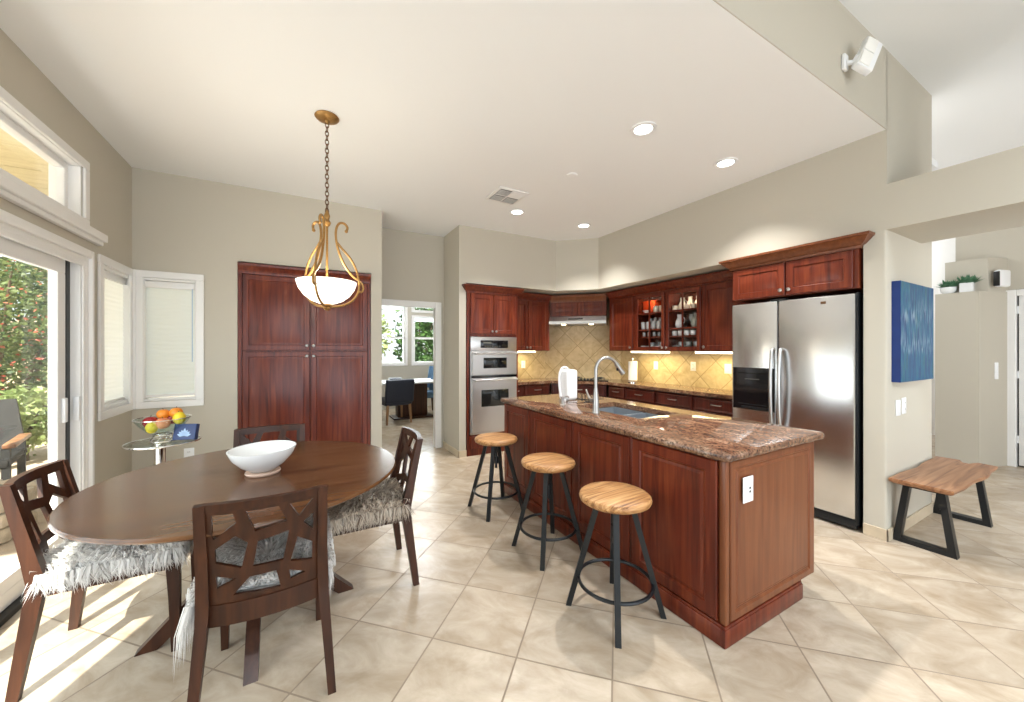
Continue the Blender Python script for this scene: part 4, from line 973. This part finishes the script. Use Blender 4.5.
def make_chair(label):
    t = thing('dining_chair', label, 'dining chair', (0, 0, 0), 0, 'walnut lattice-back dining chairs')
    for sx in (-1, 1):
        b = B(); x = .192 * sx
        b.beam([(x * 1.18, -.25, 0), (x * 1.03, -.20, .40), (x * 1.02, -.195, .45), (x, yback(.60), .60), (x, yback(.855), .855)], [.015, .019, .020, .018, .016], [.017, .026, .028, .022, .016])
        b.obj('rear_leg', 'walnut', t, 25)
        b = B(); x = .195 * sx
        b.beam([(x, .235, 0), (x, .232, .25), (x, .225, .45)], [.014, .018, .022], [.014, .02, .025])
        b.obj('front_leg', 'walnut', t, 25)
    b = B(); n = 12; w = .365
    for (z0, z1, th) in ((.375, .455, .024), (.828, .857, .026)):
        vs = []; fs = []
        for k in range(n + 1):
            x = -w / 2 + w * k / n; c = .028 * (1 - (2 * x / w) ** 2)
            for z, yy in ((z0, 0), (z0, th), (z1, th), (z1, 0)): vs.append((x, yback(z) - c - th / 2 + yy, z))
        for k in range(n):
            for q in range(4): fs.append((k * 4 + q, k * 4 + (q + 1) % 4, k * 4 + 4 + (q + 1) % 4, k * 4 + 4 + q))
        fs += [(3, 2, 1, 0), (n * 4, n * 4 + 1, n * 4 + 2, n * 4 + 3)]
        q_ = B().add(vs, fs); q_.obj('top_rail' if z0 > .5 else 'rear_rail', 'walnut', t, 25)
    lattice_bm(.37, .452, .832, .016, lambda z: yback(z) - .008, .028).obj('lattice_back', 'walnut', t, 20)
    b = B(); b.box(-.185, .185, .215, .24, .385, .445); b.obj('front_rail', 'walnut', t, 0)
    for sx in (-1, 1):
        b = B(); x = .2 * sx; b.box(x - .011, x + .011, -.20, .22, .385, .445); b.obj('side_rail', 'walnut', t, 0)
    b = B(); b.box(-.188, .188, -.19, .225, .44, .462, .008); b.obj('seat', 'furdark', t)
    return t
def fur_bm(seed, nstr=7500, wx=.212, y0=-.20, y1=.25, ln=.075, lift=.6, long_side=0.):
    """a sheepskin-like pad: a thin sheet over the seat with curved tapering tufts"""
    rnd = random.Random(seed); b = B()
    def surf(u, v):
        x = wx * u; y = y0 + (y1 - y0) * (v + 1) / 2; e = max(abs(u), abs(v) * 1.0)
        z = .472 + .010 * math.cos(u * 1.4) * math.cos(v * 1.3) + .006 * math.sin(7 * u + seed) * math.sin(6 * v + 2)
        return Vector((x, y, z))
    n = 14; vs = []; fs = []
    for i in range(n + 1):
        for j in range(n + 1): vs.append(surf(-1 + 2 * i / n, -1 + 2 * j / n))
    for i in range(n):
        for j in range(n): fs.append((i * (n + 1) + j, i * (n + 1) + j + 1, (i + 1) * (n + 1) + j + 1, (i + 1) * (n + 1) + j))
    m_ = (n + 1) ** 2; vs += [q - Vector((0, 0, .012)) for q in vs]; fs += [tuple(m_ + k for k in reversed(f)) for f in fs]
    b.add(vs, fs)
    vs = []; fs = []
    for k in range(nstr):
        edge = rnd.random() < .46
        if edge:
            q = rnd.uniform(-1, 1); s_ = rnd.random()
            u, v = (q, rnd.uniform(.9, 1)) if s_ < .34 else (rnd.uniform(.88, 1), q) if s_ < .67 else (rnd.uniform(-1, -.88), q)
        else: u, v = rnd.uniform(-1, 1), rnd.uniform(-.97, 1)
        p0 = surf(u, v)
        out = Vector((u, v, 0)); out = out.normalized() if out.length > .05 else Vector((1, 0, 0))
        if edge: out = Vector((0, 1, 0)) if s_ < .34 else Vector((math.copysign(1, u), 0, 0))
        sw = 1.3 * math.sin(3.1 * u + seed) + 1.1 * math.cos(2.7 * v - seed)
        d = Matrix.Rotation(sw * .8 + rnd.gauss(0, .45), 3, 'Z') @ out
        L = ln * rnd.uniform(.55, 1.3)
        if edge:
            L *= 1.0 + long_side * (1 if (u < 0 and s_ >= .67) else 0)
            cl = .55 * math.sin(23 * (u + v) + seed) + rnd.gauss(0, .35); side = Vector((-out.y, out.x, 0)) * cl
            d = out * .55 + side * .6
            pts = [p0, p0 + d * L * .35 + Vector((0, 0, .006)), p0 + d * L * .55 + side * L * .15 + Vector((0, 0, -L * .42)), p0 + d * L * .5 + side * L * .5 + Vector((0, 0, -L * rnd.uniform(.75, 1.1)))]
        else:
            h = lift * L * rnd.uniform(.4, 1.1)
            pts = [p0, p0 + d * L * .35 + Vector((0, 0, h * .8)), p0 + d * L * .75 + Vector((0, 0, h)), p0 + d * L * 1.1 + Vector((0, 0, h * .5))]
            for q in pts:
                q.y = max(q.y, y0 - .01); q.x = min(max(q.x, -wx - .03), wx + .03)
        w0 = rnd.uniform(.0018, .0044); sd = d.cross(Vector((0, 0, 1))); sd = sd.normalized() if sd.length > 1e-4 else Vector((1, 0, 0))
        o = len(vs)
        for q, wq in zip(pts[:3], (w0, w0, w0 * .7)): vs += [q - sd * wq, q + sd * wq]
        vs.append(pts[3]); fs += [(o, o + 1, o + 3, o + 2), (o + 2, o + 3, o + 5, o + 4), (o + 4, o + 5, o + 6)]
    return b.add(vs, fs)
CH = [('dark walnut lattice-back dining chair nearest the camera, seen from behind', (-.125, 1.945, 0), 0),
      ('dark walnut dining chair by the sliding glass door, partly in sunlight', (-.755, 2.48, 0), R(-90)),
      ('dark walnut dining chair on the kitchen side of the round table', (.335, 2.445, 0), R(90)),
      ('dark walnut dining chair behind the white bowl, tucked in front of the pantry', (-.20, 2.83, 0), R(180))]
c0 = make_chair(CH[0][0]); c0.location = CH[0][1]
for lb, loc, rz in CH[1:]: dup(c0, lb, loc, rz)
for i, (lb, k) in enumerate((('shaggy pale grey fur throw on the chair nearest the camera', 0), ('shaggy white fur throw on the sunlit chair by the sliding door', 1), ('shaggy taupe fur throw on the chair on the kitchen side', 2))):
    o = fur_bm(3 + 5 * i, nstr=(9500, 6500, 6500)[i], long_side=(.95, .2, 0)[i]).obj('fur_throw', ('fur', 'fur', 'furtaupe')[i], None, 0, flip=False)
    tag(o, lb, 'fur throw', 'fur throws on the dining chairs', CH[k][1], CH[k][2])
# bowl on the table
t = thing('bowl', 'wide white tilted ceramic bowl on the round dining table', 'bowl', (-.185, 2.345, .7505))
B().lathe([(.03, 0), (.075, 0), (.08, .008), (.078, .014), (.03, .014)], n=32).obj('foot_ring', 'pinkclay', t)
bw = B(); bw.xf = Matrix.Translation((0, 0, .014)) @ Matrix.Rotation(R(1), 4, Vector((.5, -.87, 0)))
bw.lathe([(.045, .0), (.06, .006), (.10, .035), (.135, .075), (.152, .112), (.153, .118), (.148, .118), (.130, .080), (.095, .042), (.05, .016), (.001, .012)], n=40, cap1=False)
bw.obj('basin', 'ceramic', t)

# ================================================================== stools
def make_stool(label):
    t = thing('bar_stool', label, 'bar stool', (0, 0, 0), 0, 'bar stools along the island')
    B().lathe([(.05, .588), (.170, .588), (.184, .596), (.189, .609), (.185, .622), (.174, .630), (.10, .632)], n=40).obj('seat', 'seatwood', t, 40)
    B().lathe([(.075, .564), (.075, .588), (.02, .588)], n=20).cyl((0, 0, .36), (0, 0, .56), .012).lathe([(.022, .40), (.022, .46)], n=14).obj('screw_post', 'black', t)
    for k in range(4):
        a = R(45 + 90 * k); ca, sa = math.cos(a), math.sin(a); b = B()
        p0 = Vector((.245 * ca, .245 * sa, 0)); p1 = Vector((.085 * ca, .085 * sa, .586)); w0 = .0145; sd = Vector((-sa, ca, 0)) * w0; od = Vector((ca, sa, .25)).normalized() * w0
        vs = []
        for p in (p0, p1): vs += [p - sd - od, p + sd - od, p + sd + od, p - sd + od]
        for q in vs[:4]: q.z = 0
        b.add(vs, [(0, 1, 2, 3), (7, 6, 5, 4)] + [(i, (i + 1) % 4, 4 + (i + 1) % 4, 4 + i) for i in range(4)]); b.obj('leg', 'black', t, 0)
    B().torus((0, 0, .165), .192, .0095, 40, 8).obj('footrest_ring', 'black', t)
    return t
s0 = make_stool('round wooden stool with black legs nearest the camera, largest of three'); s0.location = (1.455, 1.475, 0); s0.rotation_euler = (0, 0, R(4))
dup(s0, 'round wooden stool with black legs in the middle of the island side', (1.49, 2.15, 0), R(2))
dup(s0, 'round wooden stool with black legs at the far end near the ovens', (1.475, 2.925, 0), R(3))

# ================================================================== bench by the column
t = thing('bench', 'live-edge wooden bench on black trapezoid legs below the blue painting', 'bench', (3.69, .70, 0))
rnd = random.Random(4); top = []; N_ = 22; LB = 1.10
def wav(x, s): return .010 * math.sin(5 * x + s) + .006 * math.sin(13 * x + 2 * s)
for k in range(N_ + 1): x = LB * k / N_; top.append((x, .0 + wav(x, 1)))
top += [(LB + .02, .10), (LB - .09, .13), (LB - .08, .17), (LB + .01, .20)]
for k in range(N_ + 1): x = LB * (1 - k / N_); top.append((x, .325 + wav(x, 2.2)))
b = B(); n = len(top); cx, cy = LB / 2, .165
vs = []
for ins, z in ((.02, .435), (.004, .447), (0, .462), (.003, .472)):
    for x, y in top: vs.append((x + (ins if x < .01 else -ins if x > LB - .01 else 0), y + (ins if y < cy else -ins), z))
fs = [tuple(reversed(range(n))), tuple(range(3 * n, 4 * n))]
for i in range(3):
    for k in range(n): fs.append((i * n + k, i * n + (k + 1) % n, (i + 1) * n + (k + 1) % n, (i + 1) * n + k))
b.add(vs, fs).obj('seat_plank', 'benchwood', t, 30)
for x in (.125, 1.04):
    b = B(); hw_ = .03
    def tz(y, z): return (y, z)
    outer = [(.018, 0), (.332, 0), (.275, .437), (.075, .437)]; inner = [(.062, .035), (.290, .035), (.243, .41), (.107, .41)]
    vs = [(x - hw_, y, z) for y, z in outer + inner] + [(x + hw_, y, z) for y, z in outer + inner]; fs = []
    for k in range(4):
        k2 = (k + 1) % 4
        fs += [(k, k2, 4 + k2, 4 + k), (8 + k, 12 + k, 12 + k2, 8 + k2), (k, 8 + k, 8 + k2, k2), (4 + k, 4 + k2, 12 + k2, 12 + k)]
    b.add(vs, fs).obj('leg_frame', 'black', t, 0)

# ================================================================== painting, devices, hall
t = thing('painting', 'abstract blue streaked canvas hung on the wall beside the fridge', 'painting', (3.80, 1.04, 1.155))
B().box(0, .74, -.048, 0, 0, .745).obj('stretched_edge', 'canvasside', t, 0)
B().box(.002, .738, -.050, -.048, .002, .743).obj('painted_face', 'painting', t, 0)
t = thing('security_light', 'white two-panel security light bracketed high on the tan wall', 'security light', (2.98, 1.04, 3.205))
B().box(-.028, .028, -.022, 0, -.05, .05, .008).obj('mount_plate', 'white', t)
B().tube([(0, -.02, -.01), (.015, -.05, -.015), (.03, -.065, .02)], [.016, .015, .015], 10).obj('arm', 'white', t)
hd = B(); hd.xf = Matrix.Translation((.012, -.085, -.085)) @ Matrix.Rotation(R(30), 4, 'Y') @ Matrix.Rotation(R(4), 4, 'X') @ Matrix.Rotation(R(-25), 4, 'Z')
hd.box(-.05, .06, -.02, .025, 0, .235, .008); h_ = hd.obj('head', 'white', t)
for z0, z1 in ((.012, .115), (.122, .225)):
    q = B(); q.xf = hd.xf; q.box(-.045, .025, -.026, -.018, z0, z1, .003).obj('lens_panel', 'paper', h_)
t = thing('wall_thermostat', 'pale grey wall box on the niche side beside the hall door', 'wall device', (7.19, 1.045, 2.13), R(-18))
B().box(-.09, .09, -.06, 0, 0, .20, .02).obj('cover', 'white', t); B().box(-.10, -.085, -.055, -.005, .01, .18, .004).obj('side_vent', 'track', t)
plate('light_switch', 'small white switch on the niche side in the hall', 'light switch', (7.2, 1.065, 1.04), R(-18), 'switch', .06, .20)
# succulents on the ledge
def planter(label, loc, w, d, h, kind, mat='ceramic'):
    t = thing('potted_plant', label, 'potted plant', loc, RZF)
    if kind == 'dish': B().lathe([(w * .55, 0), (w * .9, h * .35), (w, h * .9), (w * .97, h), (w * .9, h * .8), (.001, h * .6)], n=24, cap1=False).obj('pot', mat, t)
    else: B().box(-w / 2, w / 2, -d / 2, d / 2, 0, h, .008).obj('pot', mat, t)
    rnd = random.Random(int(w * 1000)); vs = []; fs = []
    for k in range(110):
        a = rnd.uniform(0, 6.28); r0 = rnd.uniform(0, 1) ** .5 * w * .42; e = rnd.uniform(.25, 1.3); L = rnd.uniform(.06, .12)
        p = Vector((r0 * math.cos(a), r0 * math.sin(a) * .8, h * .9)); dd = Vector((math.cos(a) * math.cos(e), math.sin(a) * math.cos(e), math.sin(e)))
        sd = dd.cross(Vector((0, 0, 1))); sd.normalize(); sd *= .013
        o = len(vs); vs += [p - sd * .5, p + sd * .5, p + dd * L * .6 - sd, p + dd * L * .6 + sd, p + dd * L]
        fs += [(o, o + 1, o + 3, o + 2), (o + 2, o + 3, o + 4)]
    B().add(vs, fs).obj('leaves', 'succulent', t, 0, flip=False)
    return t
planter('green succulent in a square white pot on the hall ledge', (7.015, 1.255, 2.086), .11, .10, .115, 'box')
planter('low succulents in a round white dish on the hall ledge', (7.018, 1.405, 2.086), .072, .10, .08, 'dish')

# ================================================================== ceiling fittings
def downlight(label, x, y):
    t = thing('recessed_light', label, 'recessed light', (x, y, CE), 0, 'recessed ceiling lights')
    B().lathe([(.062, 0), (.092, 0), (.09, -.007), (.066, -.009), (.062, -.004)], n=32, cap0=False, cap1=False).obj('trim_ring', 'white', t)
    B().lathe([(.001, -.003), (.064, -.003), (.064, -.0035), (.001, -.006)], n=32).obj('lens', 'lens', t, 0)
    spot('recessed_glow', (x, y, CE - .02), 135, (1, .985, .96), R(108), .045, .9)
downlight('lit recessed light over the near end of the island, biggest of the four', 2.155, 1.90)
downlight('lit recessed light in front of the fridge, nearest the beige upper wall', 3.165, 1.90)
downlight('lit recessed light beside the ceiling air vent', 2.175, 3.77)
downlight('lit recessed light in front of the range hood corner', 3.17, 3.765)
t = thing('ceiling_vent', 'white square ceiling air vent with dark slots', 'air vent', (1.85, 3.42, CE - .012))
B().box(-.17, .17, -.17, .17, 0, .012, .004).obj('frame', 'trim', t)
for x0, x1, y0, y1 in ((-.14, -.01, -.14, -.01), (.01, .14, -.14, -.01), (-.14, -.01, .01, .14), (.01, .14, .01, .14)):
    g = B().box(x0, x1, y0, y1, -.003, 0).obj('grille', 'ventgap' if not (x0 > 0 and y0 < 0) else 'trim', t, 0)
    b = B()
    for k in range(6): b.box(x0, x1, y0 + .012 + k * .021, y0 + .017 + k * .021, -.006, -.003)
    b.obj('louver', 'trim', g, 0)
t = thing('smoke_detector', 'small round white disc on the ceiling beyond the island', 'smoke detector', (2.155, 2.725, CE))
B().lathe([(.03, 0), (.05, 0), (.048, -.008), (.02, -.012), (.001, -.012)], n=24).obj('cover', 'ceil', t)

# pendant lamp ------------------------------------------------------
PX_, PY_ = .141, 2.862
t = thing('pendant_lamp', 'antique gold chandelier pendant with lit frosted bowl over the dining table', 'pendant lamp', (PX_, PY_, 0))
B().lathe([(.03, CE), (.072, CE), (.078, CE - .008), (.070, CE - .018), (.045, CE - .030), (.018, CE - .036), (.008, CE - .05)], n=28).obj('canopy', 'gold', t)
zt, zb = CE - .045, 2.335; nl = 21; pitch = (zt - zb) / nl
b = B()
for k in range(nl):
    z = zt - (k + .5) * pitch; rot = Matrix.Rotation(R(90 * (k % 2) + 20), 3, 'Z'); pts = []
    for q in range(14):
        a = 2 * math.pi * q / 14; u = .0115 * math.cos(a); v = (pitch * .66) * math.sin(a); pts.append(Vector((0, 0, z)) + rot @ Vector((u, 0, v)))
    b.tube(pts, .0032, 6, True)
b.obj('chain', 'bronze', t)
B().lathe([(.004, 2.36), (.012, 2.34), (.02, 2.315), (.014, 2.29), (.026, 2.27), (.018, 2.25), (.006, 2.24)], n=16).cyl((0, 0, 2.25), (0, 0, 1.86), .008).obj('hub_and_stem', 'gold', t)
bowlz = 1.862
bo = B().lathe([(.001, -.155), (.05, -.150), (.10, -.130), (.143, -.095), (.175, -.048), (.190, .0), (.186, .002), (.17, -.043), (.138, -.088), (.10, -.12), (.05, -.138), (.001, -.143)], (0, 0, bowlz), 48, cap0=False, cap1=False).obj('frosted_bowl', 'bowlglass', t, 60)
B().lathe([(.03, 1.708), (.034, 1.70), (.02, 1.69), (.026, 1.68), (.014, 1.668), (.002, 1.664)], n=18).obj('finial', 'gold', t)
vr = R(-2.8)
for k, az in enumerate((vr + .20, vr - 1.90, vr + 2.30)):
    a_ = B(); rot = Matrix.Rotation(az, 3, 'Z')
    def P_(lst): return smooth_path([rot @ Vector((r, 0, z)) for r, z in lst], 7)
    main = [(.125, 2.232), (.132, 2.262), (.112, 2.285), (.082, 2.282), (.062, 2.25), (.056, 2.20), (.062, 2.14), (.080, 2.07), (.115, 1.99), (.165, 1.925), (.220, 1.885), (.240, 1.848), (.232, 1.815), (.212, 1.815)]
    a_.tube(P_(main), .0085, 8)
    second = [(.060, 2.15), (.098, 2.105), (.152, 2.045), (.190, 1.975), (.208, 1.905), (.214, 1.85), (.200, 1.795), (.165, 1.745), (.110, 1.71), (.05, 1.695), (.02, 1.695)]
    q = P_(second); a_.tube(q, .0078, 8)
    for v in (main[0], main[-1]):
        p = rot @ Vector((v[0], 0, v[1])); a_.lathe([(.001, -.012), (.010, -.007), (.012, 0), (.010, .007), (.001, .012)], p, 10)
    a_.obj('scroll_arm', 'gold', t)
l = bpy.data.lights.new('pendant_glow', 'POINT'); l.energy = 5; l.color = (1, .9, .72); l.shadow_soft_size = .06
o = bpy.data.objects.new('pendant_glow', l); C.objects.link(o); o.location = (PX_, PY_, 1.93)

# ================================================================== corner side table with fruit
GX, GY, GZ = -.93, 3.77, .70
t = thing('side_table', 'small round glass side table on a chrome column in the corner', 'side table', (GX, GY, 0))
B().lathe([(.15, GZ - .010), (.212, GZ - .010), (.215, GZ - .005), (.212, GZ), (.15, GZ)], n=48).obj('glass_top', 'tglass', t)
B().torus((0, 0, GZ - .005), .218, .007, 48, 8).obj('rim', 'chrome', t)
B().lathe([(.034, .02), (.034, GZ - .012)], (-.02, 0, 0), 24).obj('column', 'chrome', t)
B().lathe([(.17, 0), (.17, .012), (.06, .022), (.03, .03)], (-.02, 0, 0), 36).obj('foot', 'chrome', t)
fbx, fby = GX + .0, GY - .01
t = thing('fruit_basket', 'clear wire-footed bowl piled with fruit on the glass side table', 'fruit bowl', (fbx, fby, GZ + .001))
B().lathe([(.05, .055), (.10, .085), (.138, .13), (.166, .175), (.163, .176), (.135, .134), (.097, .09), (.001, .062)], n=36, cap1=False).obj('glass_basin', 'tglass', t)
b = B(); b.torus((0, 0, .006), .075, .005, 28, 6); b.torus((0, 0, .055), .055, .004, 28, 6)
for k in range(10):
    a = R(36 * k); a2 = a + .5
    b.tube([(.075 * math.cos(a), .075 * math.sin(a), .006), (.055 * math.cos(a2), .055 * math.sin(a2), .055)], .003, 6)
b.obj('wire_foot', 'chrome', t)
b = B(); b.torus((0, 0, .176), .165, .0035, 40, 6)
b.obj('wire_rim', 'chrome', t)
def fruit(name, label, mat, x, y, z, r, sq=1.0, group=None, pts=False):
    prof = []
    for k in range(13):
        a = -math.pi / 2 + math.pi * k / 12; rr = r * math.cos(a); zz = r * sq * math.sin(a)
        if not pts: zz *= 1 - .18 * (1 - abs(math.cos(a)) ** .5) * (1 if a > 0 else .6)
        prof.append((max(rr, .0008), zz))
    o = B().lathe(prof, n=20).obj(name, mat, None, 60)
    tag(o, label, name, group, (fbx + x * .88, fby + y * .88, GZ + .001 + z), random.uniform(0, 6))
    B().tube([(0, 0, r * sq * .75), (.002, 0, r * sq * .95), (.006, 0, r * sq * 1.12)], .0022, 6).obj('stem', 'bark', o)
    return o
fruit('apple', 'dark red apple on the left of the fruit bowl', 'apple', -.085, .015, .150, .046)
fruit('apple', 'dark red apple at the back of the fruit bowl under the oranges', 'apple', .045, .075, .158, .044)
fruit('orange', 'orange on top left of the fruit pile', 'orange', -.01, .045, .20, .04)
fruit('orange', 'orange at the top right of the fruit pile', 'orange', .075, .045, .205, .042)
fruit('peach', 'rosy peach at the front of the fruit bowl', 'peach', .01, -.045, .142, .044)
fruit('lemon', 'yellow lemon low at the front of the fruit bowl', 'lemon', -.055, -.065, .118, .036, 1.2, pts=True)
fruit('lemon', 'yellow lemon at the right edge of the fruit bowl', 'lemon', .108, -.005, .168, .04, 1.2, pts=True)
t = thing('printed_card', 'dark blue card with a pale leafy print beside the fruit bowl', 'card', (GX + .14, GY - .07, GZ + .001), R(-20))
b = B(); b.xf = Matrix.Rotation(R(-14), 4, 'X'); b.box(-.075, .075, -.02, .02, .006, .125, .003); b.obj('cover', 'bluebox', t)
pb = B(); pb.xf = b.xf
for k in range(7):
    a = R(-75 + 25 * k + 90); L = .05 if k != 3 else .06
    cx_, cz_ = 0, .035
    d = Vector((math.cos(a), 0, math.sin(a))); s_ = Vector((-d.z, 0, d.x)) * .012
    p = Vector((cx_, -.0215, cz_)); q = p + d * L
    pb.add([p, p + d * L * .5 + s_, q, p + d * L * .5 - s_], [(0, 1, 2, 3)])
pb.obj('leaf_print', 'bluepetal', t, 0, flip=False)

# ================================================================== dining room beyond the doorway
t = thing('dining_table', 'pale-topped table in the dining room beyond the doorway', 'dining table', (2.0, 7.75, 0))
B().box(-.85, .55, -.42, .42, .715, .75, .008).obj('tabletop', 'white', t)
B().box(-.35, .25, -.12, .12, .03, .715, .01).box(-.45, .35, -.25, .25, 0, .03, .005).obj('pedestal', 'walnut', t)
def uph_chair(label, loc, rz, mat, wing):
    t = thing('upholstered_chair', label, 'chair', loc, rz)
    for sx in (-1, 1):
        for y in (-.22, .22): B().beam([(.23 * sx, y * 1.1, 0), (.21 * sx, y, .36)], [.014, .022], [.014, .022]).obj('leg', 'oak' if not wing else 'walnut', t, 20)
    B().box(-.26, .26, -.25, .26, .34, .47, .04, 3).obj('seat', mat, t)
    b = B(); b.xf = Matrix.Translation((0, -.24, .40)) @ Matrix.Rotation(R(9), 4, 'X')
    if wing: b.add(*(lambda q: (q.v, q.f))(B().box(-.29, .29, -.05, .05, 0, .70, .05, 3))); b.box(-.31, -.25, -.03, .16, .1, .6, .025, 3); b.box(.25, .31, -.03, .16, .1, .6, .025, 3)
    else: b.box(-.27, .27, -.04, .04, 0, .44, .03, 3)
    b.obj('backrest', mat, t)
uph_chair('navy leather chair with pale legs, its back to the doorway', (1.53, 7.36, 0), R(8), 'navy', False)
uph_chair('slate blue wingback chair at the right of the dining room table', (2.30, 8.15, 0), R(80), 'blueup', True)
t = thing('bowl', 'dark low bowl on the table beyond the doorway', 'bowl', (1.62, 7.75, .7505))
B().lathe([(.05, 0), (.10, .03), (.14, .06), (.13, .06), (.05, .015), (.001, .012)], n=24, cap1=False).obj('basin', 'navy', t)

# ================================================================== outside
def shrub(name, label, cat, loc, rad, h, nleaf, mat, lsz, flowers=0, seed=1, trunk=True, group=None):
    rnd = random.Random(seed); t = thing(name, label, cat, loc, 0, group)
    def cloud(n, sz, shell=.35):
        vs = []; fs = []
        for k in range(n):
            a = rnd.uniform(0, 6.283); ct = rnd.uniform(-1, 1); st = math.sqrt(1 - ct * ct); rr = rnd.uniform(shell, 1) ** .6
            rr *= .82 + .25 * math.sin(5 * a + seed) * math.sin(4 * ct + seed)
            p = Vector((rad * rr * st * math.cos(a), rad * rr * st * math.sin(a), h * .52 + h * .5 * rr * ct))
            d = Vector((rnd.gauss(0, 1), rnd.gauss(0, 1), rnd.gauss(0, .6))).normalized(); s_ = d.cross(Vector((rnd.gauss(0, 1), rnd.gauss(0, 1), rnd.gauss(0, 1)))).normalized()
            L = sz * rnd.uniform(.6, 1.3); o = len(vs)
            vs += [p, p + d * L * .5 + s_ * L * .28, p + d * L, p + d * L * .5 - s_ * L * .28]; fs.append((o, o + 1, o + 2, o + 3))
        return B().add(vs, fs)
    cloud(nleaf, lsz).obj('foliage', mat, t, 0, flip=False)
    if flowers: cloud(flowers, lsz * .8, .75).obj('blossoms', 'redleaf', t, 0, flip=False)
    if trunk:
        b = B()
        for k in range(7):
            a = rnd.uniform(0, 6.28); e = rad * .6
            b.tube(smooth_path([(.08 * math.cos(a), .08 * math.sin(a), 0), (e * .4 * math.cos(a), e * .4 * math.sin(a), h * .35), (e * math.cos(a + .3), e * math.sin(a + .3), h * .75)], 4), [.04 - .028 * i / 8 for i in range(9)], 6)
        b.obj('branches', 'bark', t)
    return t
shrub('flowering_shrub', 'tall green shrub with red blossoms outside the sliding door', 'shrub', (-4.0, 8.9, -.02), 1.25, 3.4, 11000, 'greenleaf', .075, 1100, 3)
shrub('shrub', 'dark leafy shrub behind the flowering one beyond the patio', 'shrub', (-6.0, 12.0, -.02), 2.1, 4.0, 4200, 'darkleaf', .16, 0, 5)
shrub('shrub', 'low pale green shrub at the patio edge beside the dark chair', 'shrub', (-3.15, 7.2, -.02), .6, 1.0, 2200, 'paleleaf', .08, 0, 6)
t = thing('patio_chair', 'dark wicker patio chair outside the sliding door', 'patio chair', (-2.72, 5.4, -.02), R(195))
b = B(); b.xf = Matrix.Translation((0, -.30, .36)) @ Matrix.Rotation(R(16), 4, 'X'); b.add([(-.33, -.03, 0), (.33, -.03, 0), (.24, -.03, .56), (-.24, -.03, .56), (-.33, .03, 0), (.33, .03, 0), (.24, .03, .56), (-.24, .03, .56)], [(0, 1, 2, 3), (7, 6, 5, 4), (0, 4, 5, 1), (1, 5, 6, 2), (2, 6, 7, 3), (3, 7, 4, 0)])
b.obj('backrest', 'wicker', t); B().box(-.32, .32, -.3, .34, .34, .42, .02).obj('seat', 'wicker', t)
for sx in (-1, 1):
    B().box(.32 * sx - .04, .32 * sx + .04, -.3, .34, .52, .56, .01).obj('armrest', 'benchwood', t)
    for y in (-.27, .3): B().box(.3 * sx - .025, .3 * sx + .025, y - .025, y + .025, 0, .52).obj('leg', 'wicker', t, 0)
t = thing('fire_pit', 'low fire pit ringed with pale stones on the patio', 'fire pit', (-2.35, 4.35, -.02))
b = B(); rnd = random.Random(2)
for r_ in range(3):
    for k in range(13):
        a = R(360 / 13 * (k + .5 * r_)); b.xf = Matrix.Translation((.42 * math.cos(a), .42 * math.sin(a), .06 + r_ * .11)) @ Matrix.Rotation(a, 4, 'Z')
        b.box(-.07, .07, -.095, .095, -.052, .052, .018)
b.obj('stone_ring', 'stone', t)
B().lathe([(.05, .30), (.36, .30), (.36, .33), (.05, .33)], n=30).obj('burner_tray', 'track', t)
shrub('tree', 'pale green tree outside the left dining room window', 'tree', (1.5, 12.2, -.02), .95, 3.4, 2200, 'paleleaf', .2, 0, 8)
shrub('tree', 'dark green tree outside the right dining room window', 'tree', (3.5, 12.6, -.02), .95, 3.2, 2600, 'darkleaf', .2, 0, 9)
struct('garden_ground', B().box(XL - .1, 9, 9.3, 15.8, -.12, -.02), 'paving')
